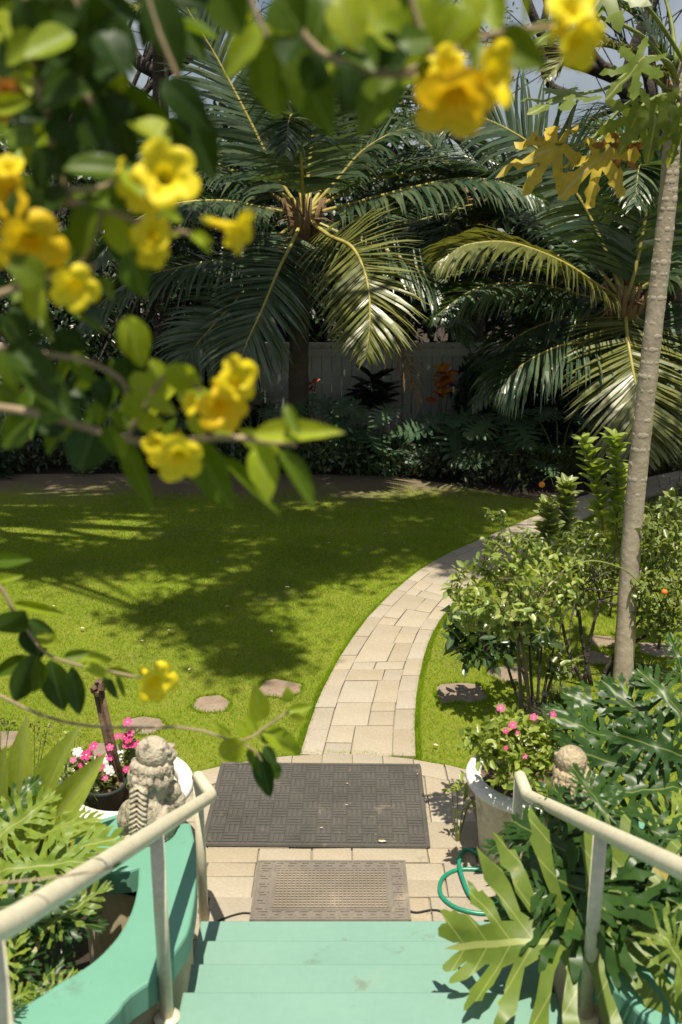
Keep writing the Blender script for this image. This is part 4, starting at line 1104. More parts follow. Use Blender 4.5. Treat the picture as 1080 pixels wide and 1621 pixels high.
# ================================================================== planting bed
def monstera(label, c, leaves, seed):
    q = random.Random(seed); c = Vector(c); t = thing('monstera_plant', label, 'plant', c, 'split leaved plants in the bed')
    for x, y, d, L, az in leaves:
        b = atd(x, y, d); h = Vector((math.sin(R(az)), -math.cos(R(az)) * .7, q.uniform(-.45, .15)))
        o = leaf(t, q.choice(MON), MAT['monstera'], b, b + h.normalized() * L, L * .95, (0, -.35, 1), q.uniform(-.3, .3))
        stalk(o, [c + Vector((q.uniform(-.1, .1), q.uniform(-.1, .1), 0)), c.lerp(b, .5) + Vector((0, .1, .15)), b], .012, MAT['green_stem'])
def mleaves(seed, x0, x1, y0, y1, n, d, L=(.38, .58)):
    q = random.Random(seed); return [(q.uniform(x0, x1), q.uniform(y0, y1), d + q.uniform(-.3, .3), q.uniform(*L), q.uniform(-75, 75)) for _ in range(n)]
monstera('split leaved plant in the bed left of the palm trunk', atd(405, 690, 13.8) * Vector((1, 1, 0)) if False else (atd(405, 690, 13.8).x, 13.8, 0), mleaves(1, 330, 450, 610, 680, 9, 13.6), 1)
monstera('split leaved plant with a pale leaf just right of the palm trunk', (atd(510, 680, 13.9).x, 13.9, 0), mleaves(2, 480, 575, 625, 700, 10, 13.7), 2)
monstera('split leaved plant below the dark ti plant', (atd(600, 690, 13.6).x, 13.6, 0), mleaves(3, 560, 650, 640, 720, 9, 13.4), 3)
monstera('broad split leaved plant under the orange croton', (atd(720, 700, 13.4).x, 13.4, 0), [(700, 660, 13.2, .6, -60), (730, 665, 13.2, .6, 30), (690, 700, 13.1, .55, -40), (745, 700, 13, .55, 50), (720, 680, 13, .6, 0), (760, 660, 13.2, .5, 70), (675, 670, 13.2, .5, -80)], 4)
monstera('glossy split leaved plant catching the sun beside the path bend', (atd(810, 730, 12.8).x, 12.8, 0), [(800, 690, 12.6, .5, 30), (835, 705, 12.5, .48, 60), (775, 670, 12.7, .5, -30), (770, 720, 12.5, .45, -50), (815, 665, 12.7, .5, 20), (850, 730, 12.4, .42, 20), (740, 655, 12.9, .5, -20), (790, 655, 12.9, .5, 60), (845, 680, 12.7, .45, -60)], 5)
monstera('pale split leaved plant beneath the drooping front palm frond', (atd(890, 700, 12.9).x, 12.9, 0), [(880, 650, 12.7, .45, -30), (840, 650, 12.8, .45, -70), (950, 660, 12.8, .42, 40), (910, 655, 12.7, .45, 10), (970, 680, 12.8, .4, 60)], 6)
monstera('split leaved plant at the left end of the bed', (atd(250, 690, 13.7).x, 13.7, 0), mleaves(7, 190, 310, 640, 700, 8, 13.5), 7)

def lowshrub(name, label, px, d, rad, mat, leafsize, n, seed, hz, cat='shrub', group='low shrubs in the bed', aspect=.4, shape=4):
    c = atd(px, 700, d); c.z = 0; t = thing(name, label, cat, c, group); q = random.Random(seed)
    cl = [(c.x + q.uniform(-rad, rad), c.y + q.uniform(-.3, .3), q.uniform(.06, hz), q.uniform(.14, .26)) for _ in range(int(rad * 22 * max(1, hz / .5)))]
    v, f = cloud(clumps(cl, n, .25, .9), leafsize, aspect, .45, shape=shape); npbuild('leaves', v, f, MAT[mat], t)
    mb = MB()
    for k in cl[:14]: mb.tube([(c.x + (k[0] - c.x) * .6, c.y, 0), (k[0], k[1], k[2])], [.008, .004], 4)
    mb.build('stems', MAT['stem'], t)
for i, (x, d, rad, m, s, lab) in enumerate([
        (60, 13.5, .8, 'cover_dark', .09, 'low dark shrub under the left trees'), (190, 13.3, .6, 'bed', .09, 'low yellow tipped shrub at the left of the bed'),
        (330, 13.4, .6, 'cover_dark', .08, 'low dark shrub in front of the left split leaved plant'), (440, 13.3, .55, 'bed', .10, 'low leafy shrub at the foot of the palm trunk'),
        (540, 13.15, .6, 'bed', .10, 'low speckled shrub along the front of the bed'), (640, 13.2, .5, 'bed', .11, 'strap leaved low shrub left of the orange croton'),
        (700, 12.9, .5, 'cover_dark', .08, 'small leaved groundcover shrub before the broad split leaves'), (790, 12.55, .5, 'cover_dark', .08, 'small leaved groundcover shrub at the path bend'),
        (120, 14.3, 1.0, 'ivy', .12, 'dark shrub in deep shade at the far left'), (-60, 13.0, .7, 'ivy', .12, 'dark shrub at the left edge of the picture')]):
    lowshrub('low_shrub', lab, x, d, rad, m, s, 150, 500 + i, .34 if d < 14 else .7)
for i, (x, d, rad, hz, lab) in enumerate([(130, 14.75, .9, 1.7, 'tall dark shrub hiding the fence at the left'), (285, 14.7, .8, 1.5, 'tall dark shrub hiding the fence left of the palm trunk'), (365, 14.8, .45, 1.1, 'dark shrub against the fence just left of the palm trunk'),
        (800, 14.7, .6, 1.25, 'dark shrub against the fence right of the orange croton'), (915, 14.6, .8, 1.5, 'tall dark shrub behind the drooping front palm frond'), (1060, 14.6, .9, 1.6, 'tall dark shrub behind the papaya trunk')]):
    lowshrub('tall_shrub', lab, x, d, rad, 'ivy', .13, 130, 560 + i, hz, 'shrub', 'tall dark shrubs against the fence')
for i, (x, d, rad, lab) in enumerate([(905, 13.0, .55, 'feathery yellow green groundcover left of the papaya trunk'), (1010, 13.4, .6, 'feathery yellow green groundcover behind the papaya trunk'), (1100, 13.9, .6, 'feathery yellow green groundcover at the right edge beyond the path')]):
    lowshrub('groundcover', lab, x, d, rad, 'cover', .085, 300, 540 + i, .28, 'groundcover', 'groundcover along the far side of the path', .22)
for i, (x, d, rad, lab) in enumerate([(1060, 10.3, .5, 'yellow green groundcover on the near side of the path at the right'), (1150, 10.9, .6, 'yellow green groundcover at the right edge, near side of the path')]):
    lowshrub('groundcover', lab, x, d, rad, 'cover', .085, 260, 550 + i, .30, 'groundcover', 'groundcover along the near side of the path', .25)

def croton(label, px, py, d, h, n, mats, seed, L=.2):
    q = random.Random(seed); top = atd(px, py, d); base = Vector((top.x, d, 0)); t = thing('croton_plant', label, 'plant', base, 'crotons by the fence')
    st_ = MB(); cen_ = []
    for k in range(4):
        e = top + Vector((q.uniform(-.14, .14), q.uniform(-.1, .1), q.uniform(-h, 0))); st_.tube([base, base.lerp(e, .5) + Vector((q.uniform(-.05, .05), 0, 0)), e], [.016, .012, .008], 6); cen_.append(e)
    st_.build('stems', MAT['stem'], t, True)
    for k in range(n):
        e = Vector((top.x + q.uniform(-.05, .05), d, top.z - q.uniform(0, h))); a = q.uniform(0, 6.28)
        o_ = Vector((math.cos(a), math.sin(a) - .2, q.uniform(-.1, .8))).normalized()
        leaf(t, q.choice(SIMPLE), MAT[q.choice(mats)], e + o_ * .03, e + o_ * L * q.uniform(.8, 1.15), L * .5, (o_.x * .3, -.6, 1), q.uniform(-.5, .5))
croton('croton with orange and yellow leaves against the fence', 702, 585, 14.3, .5, 46, ('croton', 'croton', 'croton', 'croton_red'), 61)
croton('small red croton beside the palm trunk', 487, 605, 14.5, .22, 22, ('croton_red',), 62, .15)
croton('red croton half hidden behind the low palm crown', 1000, 430, 14.9, .3, 20, ('croton_red',), 63, .22)
croton('red leaved croton in the shade of the left trees', 38, 622, 13.6, .15, 14, ('croton_red',), 64, .13)
# dark ti plant
tip_ = atd(590, 600, 14.5); t = thing('ti_plant', 'dark purple ti plant between palm trunk and orange croton', 'plant', (tip_.x, 14.5, 0)); q = random.Random(70)
MB().tube([(tip_.x, 14.5, 0), (tip_.x + .03, 14.5, tip_.z)], [.02, .014], 6).build('stem', MAT['stem'], t, True)
for k in range(40):
    a = q.uniform(0, 6.28); e = Vector((tip_.x, 14.5, tip_.z - q.uniform(0, .5))); o_ = Vector((math.cos(a), math.sin(a), q.uniform(-.1, .9))).normalized()
    leaf(t, q.choice(LANCE), MAT['ti'], e, e + o_ * q.uniform(.35, .55), .08, (0, -.3, 1), q.uniform(-.4, .4))

# ================================================================== papaya
PB = ath(985, 1092); PT = atd(1068, 190, 6.45)
t = thing('papaya_tree', 'papaya tree with a pale scarred trunk and yellowing lower leaves', 'tree', PB); q = random.Random(80)
K = 60; ppts = catmull([PB, atd(1002, 830, 6.55), atd(1030, 560, 6.5), atd(1055, 340, 6.47), PT, PT + Vector((.05, 0, .35))], K)
prad = [.071 * (1 - .36 * i / (K - 1)) * (1 + .03 * math.sin(i * 2.1) + q.uniform(-.012, .012)) for i in range(K)]
MB().tube(ppts, prad, 20).build('trunk', MAT['papaya_bark'], t, True)
scm = MB().lathe([(0.001, .17), (.45, .16), (.8, .09), (1.0, -.02)], (0, 0, 0), 10).mesh(True, 'leaf_scar')
for k in range(280):                                                 # crescent leaf scars up the upper trunk
    u = min(.965, max(.24, .25 + .71 * k / 280 + q.uniform(-.012, .012))); i = int(u * (K - 1)); p = ppts[i]; ax = (ppts[min(i + 1, K - 1)] - ppts[i - 1]).normalized()
    a = k * 2.39996 + q.uniform(-.25, .25); sc_ = q.uniform(.6, 1.2); o_ = Vector((math.cos(a), math.sin(a), 0)); o_ = (o_ - ax * o_.dot(ax)).normalized()
    M = Matrix.Identity(4); s_ = ax.cross(o_)
    for r_ in range(3): M[r_][0] = s_[r_] * .023 * sc_; M[r_][1] = ax[r_] * .026 * sc_; M[r_][2] = o_[r_] * .032; M[r_][3] = (p + o_ * (prad[i] - .0045))[r_]
    add('leaf_scar', scm, MAT['scar'], t, M)
def papleaf(px0, pts, mat, L, mesh, nh, roll=0.0, wid=1.0):
    s0 = PT + Vector((q.uniform(-.04, .04), q.uniform(-.05, .05), px0)); e = [atd(*p) for p in pts]
    b, tip2 = e[-2], e[-1]
    d_ = (tip2 - b).normalized(); o = leaf(t, mesh, MAT[mat], b - d_ * L * .35, b + d_ * L * .65, L * wid, nh, roll)
    stalk(o, [s0] + e[:-2] + [b], .014, MAT['green_stem'], steps=14)
papleaf(.1, [(1000, 160, 6.3), (930, 225, 6.2), (880, 228, 6.1), (830, 232, 6.1)], 'papaya_yel', .55, CRUMP[0], (0, -.8, .6))
papleaf(.05, [(1030, 180, 6.2), (985, 215, 6.0), (950, 240, 5.9), (905, 262, 5.9)], 'papaya_yel', .55, CRUMP[1], (0, -.6, .7))
papleaf(.15, [(1010, 110, 6.2), (960, 140, 6.0), (900, 150, 5.9), (850, 160, 5.8)], 'papaya', .55, PAP[0], (0, -.25, 1))
papleaf(.0, [(1045, 220, 6.2), (1005, 225, 6.0), (985, 232, 5.9), (980, 280, 5.9)], 'papaya_brown', .32, CRUMP[0], (0, -1, .2))
papleaf(.25, [(1020, 60, 6.2), (960, 30, 6.0), (900, 20, 5.9), (850, 30, 5.8)], 'papaya', .60, PAP[1], (0, -.3, 1))
papleaf(.12, [(1050, 150, 6.0), (1020, 165, 5.8), (1010, 180, 5.7), (985, 235, 5.7)], 'papaya', .42, PAP[1], (0, -.9, .5))
papleaf(.12, [(1065, 150, 5.9), (1045, 170, 5.7), (1040, 180, 5.6), (1035, 240, 5.6)], 'papaya', .45, PAP[2], (0, -1, .4))
papleaf(.3, [(1040, 30, 6.2), (1000, -10, 6.0), (960, -20, 5.9), (930, 10, 5.8)], 'papaya', .6, PAP[2], (0, -.5, .8))
papleaf(.2, [(1060, 100, 6.0), (1030, 90, 5.8), (1010, 100, 5.7), (975, 130, 5.7)], 'papaya', .45, PAP[0], (-.2, -.6, .8))
papleaf(.1, [(1075, 170, 5.9), (1075, 190, 5.7), (1078, 200, 5.6), (1070, 250, 5.6)], 'papaya', .4, PAP[1], (0, -1, .3))
papleaf(.2, [(1100, 100, 6.3), (1160, 80, 6.2), (1200, 90, 6.2), (1250, 120, 6.2)], 'papaya', .6, PAP[0], (0, -.3, 1))
papleaf(.3, [(1090, 40, 6.5), (1120, -40, 6.6), (1140, -60, 6.7), (1170, -50, 6.8)], 'papaya', .6, PAP[2], (0, -.2, 1))
papleaf(.3, [(1060, 20, 6.7), (1030, -60, 6.9), (1010, -80, 7.0), (990, -80, 7.1)], 'papaya', .6, PAP[1], (0, -.2, 1))

# ================================================================== shrubs by the path
def bush(name, label, base, cl, mat, leafsize, n, stems, cat='shrub', seed=1, aspect=.55, shape=6, stemr=.012, group=None, stemmat='stem', flat=.9, rad=.2):
    t = thing(name, label, cat, base, group); base = Vector(base)
    v, f = cloud(clumps(cl, n, rad, flat), leafsize, aspect, .8, shape=shape); npbuild('crown', v, f, MAT[mat], t)
    q = random.Random(seed)
    for s in stems: 
        p = catmull(s, 12); MB().tube(p, [stemr * (1 - .5 * i / 11) for i in range(12)], 7).build('stem', MAT[stemmat], t, True)
    tw = MB()
    for c in cl:
        s = stems[q.randrange(len(stems))]; e = Vector(c[:3]); a = Vector(s[-1])
        tw.tube([a, a.lerp(e, .5) + Vector((q.uniform(-.04, .04), q.uniform(-.04, .04), q.uniform(0, .05))), e], [stemr * .4, stemr * .3, .002], 4)
        for _ in range(3):
            g_ = e + Vector((q.gauss(0, 1), q.gauss(0, 1), q.gauss(0, 1))) * c[3] * .7; tw.tube([e, g_], [.003, .0015], 4)
    tw.build('twigs', MAT[stemmat], t, True)
    return t
def pc(lst, d): return [(*atd(x, y, d + dd), wpx(r, d, 1.3)) for x, y, r, dd in lst]
# standard rose tree in the right planter
RD = 4.62
rose_cl = [(740, 925, 22, 0), (765, 895, 24, .1), (795, 880, 24, -.1), (830, 875, 22, .1), (860, 885, 24, 0), (890, 905, 20, .1), (728, 950, 18, -.1), (757, 950, 26, -.15), (790, 925, 26, .1), (825, 915, 24, -.15), (860, 925, 24, .2), (895, 940, 20, 0), (770, 980, 24, -.1), (805, 965, 28, -.2), (845, 960, 26, -.1), (880, 970, 20, .1), (740, 985, 16, 0), (800, 998, 20, -.1), (840, 996, 20, -.1), (815, 945, 26, .25), (715, 930, 12, 0), (910, 925, 12, .1), (800, 852, 12, 0), (840, 850, 12, 0), (780, 868, 12, .1), (730, 905, 11, 0), (905, 890, 11, 0)]
sb = Vector((.99, 4.60, .40)); sb2 = Vector((.92, 4.62, .40))
t = bush('rose_tree', 'standard rose tree with pale leaves and thin double stem in the planter', sb, pc(rose_cl, RD), 'rose', .046, 98,
     [[sb, atd(838, 1120, 4.62), atd(830, 1040, 4.62), atd(826, 1015, 4.62)], [sb2, atd(824, 1110, 4.66), atd(821, 1040, 4.64), atd(820, 1012, 4.62)]], 'tree', 5, .62, stemr=.013, rad=.11)
for x0, pts in enumerate([[(800, 870), (792, 830), (783, 810)], [(785, 880), (775, 860), (772, 850)], [(830, 860), (840, 845), (852, 860)], [(812, 870), (806, 835), (790, 818)]]):
    stalk(t, [atd(x, y, RD) for x, y in pts], .004, MAT['green_stem'], 'shoot')
v, f = cloud(clumps(pc([(775, 812, 10, 0), (790, 822, 8, 0), (798, 815, 7, 0), (828, 850, 14, 0), (845, 856, 12, 0), (772, 852, 8, 0), (783, 858, 8, 0)], RD), 13, .03), .035, .6, .5); npbuild('shoot_leaves', v, f, MAT['bush'], t)
# glossy dark shrub behind the rose tree
DB = ath(852, 1132); dd = DB.y
bush('glossy_shrub', 'dark glossy shrub with drooping leaves and many black stems behind the rose tree', DB, pc([(735, 1010, 30, 0), (770, 1020, 32, -.1), (725, 985, 24, 0), (800, 1010, 34, 0), (850, 1000, 30, 0), (765, 985, 36, .1), (740, 1035, 20, 0), (790, 1040, 16, -.1), (820, 975, 34, .2)], dd), 'bush_dark', .105, 56,
     [[DB + Vector((dx, dy, 0)), atd(x1, 1090, dd), atd(x2, 1020, dd)] for dx, dy, x1, x2 in ((-.02, 0, 842, 838), (.0, .02, 852, 858), (.02, 0, 862, 878), (-.04, .01, 835, 815), (.03, .02, 868, 892), (-.05, 0, 815, 795))], seed=6, aspect=.42, stemr=.014, stemmat='bark', rad=.13)
# fruit bush around the papaya
OB = ath(925, 1085); od = OB.y
bush('orange_bush', 'bushy citrus with small oranges growing around the papaya trunk', OB, pc([(905, 880, 36, 0), (930, 850, 34, .2), (890, 920, 34, 0), (950, 900, 34, .3), (1040, 850, 40, 0), (1070, 900, 44, .1), (1035, 930, 40, -.1), (1060, 820, 36, .2), (1080, 960, 40, 0), (1030, 980, 30, -.1), (1010, 890, 30, .2), (1050, 990, 26, 0), (880, 870, 30, .2), (945, 930, 30, .2), (915, 950, 22, 0), (1020, 830, 26, .3), (1085, 860, 36, .3), (900, 1045, 16, -.5), (880, 1062, 14, -.5)], od), 'bush', .06, 150,
     [[OB, atd(900, 1030, od), atd(885, 960, od)], [OB + Vector((.05, 0, 0)), atd(920, 1000, od), atd(915, 930, od)], [OB + Vector((.12, 0, 0)), atd(970, 1040, od), atd(1030, 960, od)], [OB + Vector((.15, 0, 0)), atd(985, 1030, od), atd(1020, 930, od)], [OB + Vector((.0, 0, 0)), atd(935, 1010, od), atd(950, 950, od)], [OB + Vector((.14, .05, 0)), atd(1000, 1020, od), atd(1065, 990, od)]], seed=7, stemmat='bark', aspect=.5, stemr=.017, rad=.15)
t = [o for o in sc.objects if o.name == 'orange_bush'][0]
for x, y, r, d in ((1052, 937, .022, od - .3), (858, 767, .022, od + .2)):
    mb = MB(); c = atd(x, y, d); ellipsoid(mb, c, (r, r, r * .95), None, 8); fo = mb.build('fruit', MAT['orange'], t, True)
    stalk(fo, [c + Vector((0, 0, r * .9)), c + Vector((.05, 0, .06)), c + Vector((.09, .02, -.02))], .004, MAT['green_stem'], 'fruit_stalk')
stalk(t, [atd(868, 935, od - .4), atd(890, 905, od - .4), atd(935, 888, od - .4), atd(985, 900, od - .4), atd(1015, 925, od - .4)], .008, MAT['green_stem'], 'arching_shoot', 6, 16)
# upright lime shoots
def shoots(label, x0, y0, x1, y1, d, n, seed, mat='bush_lime', w=24):
    b = Vector((atd(x0, y0, d).x, d, 0)); q = random.Random(seed)
    t = thing('upright_shrub', label, 'shrub', b, 'upright leafy shrubs by the path')
    p = catmull([b, atd(x0, y0, d), atd((x0 + x1) / 2 + 4, (y0 + y1) / 2, d), atd(x1, y1, d)], 20)
    MB().tube(p, [.011 * (1 - .6 * i / 19) for i in range(20)], 6).build('stem', MAT['stem'], t, True)
    for k in range(n):
        u = 8 + 11.5 * (k / n) ** .8; i = min(int(u), 18); c = p[i].lerp(p[i + 1], u - i); a = k * 2.4; L = wpx(w, d) * q.uniform(.8, 1.2) * (1.05 - .3 * k / n)
        o_ = Vector((math.cos(a), math.sin(a), q.uniform(.3, 1.1))).normalized()
        leaf(t, q.choice(SIMPLE), MAT[mat], c, c + o_ * L, L * .52, (0, -.2, 1), q.uniform(-.4, .4))
shoots('tallest upright lime green shoot left of the papaya trunk', 975, 860, 972, 696, 7.9, 70, 81, w=30)
shoots('upright lime green shoot, left of the tallest one', 955, 850, 925, 700, 7.9, 60, 82, w=30)
shoots('upright leafy shoot behind the rose tree with green tips', 880, 880, 897, 770, 7.2, 64, 83, 'bush', w=32)
shoots('short upright leafy shoot left of its taller neighbour behind the rose tree', 860, 890, 868, 800, 7.0, 50, 84, 'bush', w=30)
shoots('upright leafy shoot at the right edge behind the citrus', 1055, 900, 1062, 790, 7.2, 50, 85, 'bush', w=30)
# grassy tuft
def tuft(label, c, n, h, mat, seed, name='grass_tuft', w=.004):
    q = random.Random(seed); V = []; F = []; c = Vector(c)
    for k in range(n):
        a = q.uniform(0, 6.28); d = Vector((math.cos(a), math.sin(a), 0)); b = c + d * q.uniform(0, .05); s = Vector((-d.y, d.x, 0)) * w; L = h * q.uniform(.6, 1.1); e = q.uniform(.4, 1.0)
        i = len(V); V += [b - s, b + s, b + d * L * .4 * e + Vector((0, 0, L * .6)) - s * .8, b + d * L * .4 * e + Vector((0, 0, L * .6)) + s * .8, b + d * L * e + Vector((0, 0, L * .55))]
        F += [(i, i + 1, i + 3, i + 2), (i + 2, i + 3, i + 4)]
    return tag(MB().raw(V, F).build(name, MAT[mat], base=c), label, 'plant', 'grassy tufts by the path')
tuft('pale grassy tuft between the dark stems and the papaya', ath(888, 1118), 260, .2, 'cover', 91)
tuft('grassy tuft behind the pink flowers of the right planter', ath(868, 1160), 200, .2, 'cover_dark', 92)
tuft('dry grassy tuft at the foot of the left planter', ath(68, 1290), 200, .22, 'cover', 93)
tuft('grassy tuft under the citrus branches at the right', ath(1020, 1085), 200, .22, 'cover_dark', 94)
tuft('small weedy tuft beside the left rail post', ath(316, 1440), 24, .07, 'cover', 95)

# ================================================================== vinca and small plants in the planters
def floret():
    mb = MB()
    for k in range(5):
        a = 2 * math.pi * k / 5; d = Vector((math.cos(a), math.sin(a), 0)); s = Vector((-d.y, d.x, 0))
        mb.raw([d * .06, d * .5 + s * .34 + Vector((0, 0, .05)), d * .9 + s * .36 + Vector((0, 0, .02)), d * 1.0, d * .9 - s * .36 + Vector((0, 0, .02)), d * .5 - s * .34 + Vector((0, 0, .05))], [(0, 1, 2, 3), (0, 3, 4, 5)])
    return mb.mesh(True, 'flower')
FLO = floret()
eye = MB(); ellipsoid(eye, (0, 0, .02), (.13, .13, .05), None, 4); EYEM = eye.mesh(True, 'eye')
def vinca(label, base, cl, fl, leafn, seed, lm='bush', fm='pink', leafsize=.045, fr_=.024):
    base = Vector(base); t = thing('vinca_plant', label, 'flowering plant', base); q = random.Random(seed)
    v, f = cloud(clumps(cl, leafn, .06), leafsize, .5, .6); npbuild('leaves', v, f, MAT[lm], t)
    mb = MB()
    for c in cl: mb.tube([base, base.lerp(Vector(c[:3]), .5) + Vector((q.uniform(-.02, .02), 0, .02)), c[:3]], [.005, .004, .003], 5)
    mb.build('stems', MAT['green_stem'], t, True)
    for x, y, d, s in fl:
        c = atd(x, y, d); n_ = Vector((q.uniform(-.35, .35), -.7, q.uniform(.5, 1.1))).normalized(); r = fr_ * s
        M = Matrix.Translation(c) @ n_.to_track_quat('Z', 'Y').to_matrix().to_4x4() @ Matrix.Rotation(q.uniform(0, 6), 4, 'Z') @ Matrix.Scale(r, 4)
        o = add('flower', withmat(FLO, MAT[fm]), None, t, M); add('eye', withmat(EYEM, MAT['pink_eye']), None, o, M)
vinca('bright pink vinca in the dark pot left of the stake', (-1.17, 4.36, .5), pc([(120, 1230, 24, 0), (145, 1240, 26, 0), (110, 1250, 22, 0), (150, 1265, 24, -.05), (130, 1285, 26, -.05), (165, 1235, 20, 0), (100, 1215, 16, 0), (140, 1205, 18, .05), (120, 1300, 20, -.1)], 4.38),
      [(x, y, 4.27, s) for x, y, s in ((95, 1204, 1.1), (137, 1195, 1.3), (148, 1181, 1.05), (116, 1203, .7), (157, 1200, .9), (158, 1213, 1.1), (166, 1231, .7), (140, 1223, .5), (174, 1183, .8), (173, 1199, .85), (86, 1198, .6), (128, 1212, .6))], 60, 11, 'bush')
vinca('taller pink vinca right of the stake, behind the lion', (-.995, 4.50, .5), pc([(200, 1200, 18, 0), (205, 1175, 16, 0), (195, 1225, 18, 0), (215, 1190, 14, 0), (205, 1160, 12, 0), (220, 1210, 14, 0)], 4.5),
      [(x, y, 4.4, s) for x, y, s in ((202, 1143, 1.1), (207, 1160, .8), (203, 1168, 1.2), (197, 1166, .8), (186, 1165, .8), (200, 1179, .9), (209, 1179, .8), (218, 1178, .9), (206, 1166, .9), (200, 1218, .8))], 50, 12, 'bush')
vinca('white vinca bloom peeping out behind the pink ones', (-1.1, 4.42, .48), pc([(122, 1195, 10, 0), (172, 1222, 10, 0)], 4.42), [(123, 1190, 4.36, 1.1), (126, 1194, 4.36, .9), (172, 1218, 4.36, 1.0), (176, 1222, 4.36, .8)], 30, 13, 'bush', 'petal_white')
vinca('leafy pink vinca spilling around the rose stems in the right planter', (.95, 4.52, .42), pc([(760, 1165, 22, -.1), (785, 1150, 24, 0), (805, 1170, 28, 0), (830, 1150, 26, 0), (850, 1180, 28, 0), (780, 1185, 22, -.1), (820, 1200, 28, -.1), (845, 1215, 26, -.1), (800, 1130, 18, .1), (770, 1200, 16, -.1), (870, 1160, 22, 0), (740, 1170, 16, -.1), (860, 1200, 22, -.1), (830, 1240, 22, -.15), (795, 1235, 16, -.15), (880, 1190, 18, 0)], 4.36),
      [(x, y, 4.2, s) for x, y, s in ((793, 1121, 1.1), (845, 1135, 1.0), (812, 1148, 1.1), (801, 1157, .8), (876, 1131, .9), (831, 1197, .7), (801, 1184, .6), (819, 1160, .6))], 40, 14, 'bush_lime', leafsize=.055, fr_=.019)
def sprig(label, cpx, d, cl, mat, n, seed, leafsize=.045):
    c = Vector((atd(cpx, 1300, d).x, d, 0)); t = thing('small_weed', label, 'plant', c)
    v, f = cloud(clumps(pc(cl, d), n, .06), leafsize, .45, .6); npbuild('leaves', v, f, MAT[mat], t)
    mb = MB(); 
    for k in pc(cl, d): mb.tube([c, k[:3]], [.004, .002], 4)
    mb.build('stems', MAT['green_stem'], t)
sprig('yellow green weed growing from the paving beside the right planter', 725, 4.62, [(725, 1240, 12, 0), (740, 1235, 12, 0), (715, 1250, 8, 0), (745, 1262, 10, 0), (738, 1280, 8, 0)], 'bush_lime', 22, 21)
sprig('pale weedy seedling in the lawn at the left of the planter', 60, 5.2, [(55, 1148, 10, 0), (75, 1155, 10, 0), (65, 1170, 10, 0)], 'cover', 26, 22, .03)
sprig('lime green seedling left of the pink flowers', 110, 4.9, [(105, 1162, 9, 0), (120, 1158, 8, 0), (128, 1165, 6, 0)], 'bush_lime', 22, 23, .03)
sprig('pale seedling at the left edge of the lawn', 5, 5.2, [(2, 1140, 10, 0), (15, 1150, 9, 0)], 'cover', 26, 24, .03)

# ================================================================== philodendrons
def phil(label, c, lv, seed, group='split leaved philodendrons by the steps'):
    """lv: (base px, tip px, depth base, depth tip, width factor, material, normal hint)"""
    c = Vector(c); t = thing('philodendron', label, 'plant', c, group); q = random.Random(seed)
    for bx, by, tx, ty, d0, d1, wf, mat, nh in lv:
        b = atd(bx, by, d0); e = atd(tx, ty, d1); L = (e - b).length
        o = leaf(t, q.choice(SEL), MAT[mat], b, e, L * wf, nh, q.uniform(-.15, .15))
        stalk(o, [c + Vector((q.uniform(-.08, .08), q.uniform(-.08, .08), 0)), c.lerp(b, .55) + Vector((0, 0, .12)), b], .016, MAT['green_stem'])
    return t
def D(y, h): return ath(540, y, h).y
UPN = (0, -.45, 1); FRN = (0, -.8, .6)
phil('big philodendron whose pale ribbed leaf spills over the right wall onto the steps', (1.32, 3.1, .0), [
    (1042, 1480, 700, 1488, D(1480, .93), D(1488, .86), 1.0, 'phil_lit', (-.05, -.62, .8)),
    (1000, 1465, 770, 1395, D(1465, .96), D(1395, .93), .75, 'phil', (.1, -.6, .8)),  # dark leaf added over the pale one for its shaded upper half
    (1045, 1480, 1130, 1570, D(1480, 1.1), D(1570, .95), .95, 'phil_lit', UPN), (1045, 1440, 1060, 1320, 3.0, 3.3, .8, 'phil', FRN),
    (930, 1318, 752, 1312, D(1318, .95), D(1312, .85), .62, 'phil', UPN), (925, 1410, 770, 1345, D(1410, 1.0), D(1345, .9), .62, 'phil', (.1, -.5, .9)), (955, 1440, 838, 1300, D(1440, 1.0), D(1300, .95), .6, 'phil', FRN),
    (980, 1420, 800, 1372, D(1420, .97), D(1372, .9), .62, 'phil', UPN), (1000, 1435, 930, 1310, D(1435, 1.0), D(1310, 1.0), .65, 'phil', FRN), (1030, 1400, 880, 1300, D(1400, .98), D(1300, .97), .7, 'phil', UPN), (950, 1450, 760, 1430, D(1450, .95), D(1430, .85), .5, 'phil', UPN),
    (1060, 1410, 1060, 1290, D(1410, .98), D(1290, .98), .85, 'phil', FRN), (985, 1380, 850, 1420, D(1380, .98), D(1420, .95), .6, 'phil', UPN), (870, 1290, 868, 1235, 3.5, 3.5, .35, 'phil_lime', UPN),
    (1080, 1380, 960, 1340, D(1380, 1.0), D(1340, .98), .8, 'phil', UPN), (1090, 1440, 1000, 1390, D(1440, .98), D(1390, .98), .8, 'phil', FRN), (900, 1350, 800, 1290, D(1350, 1.0), D(1290, .92), .6, 'phil', FRN), (985, 1296, 850, 1262, D(1296, 1.08), D(1262, 1.02), .55, 'phil', UPN), (930, 1320, 872, 1232, D(1320, 1.0), D(1232, 1.08), .5, 'phil', FRN), (960, 1290, 905, 1205, D(1290, 1.1), D(1205, 1.2), .5, 'phil', FRN), (1070, 1330, 950, 1290, D(1330, 1.0), D(1290, .98), .7, 'phil', UPN)], 31)
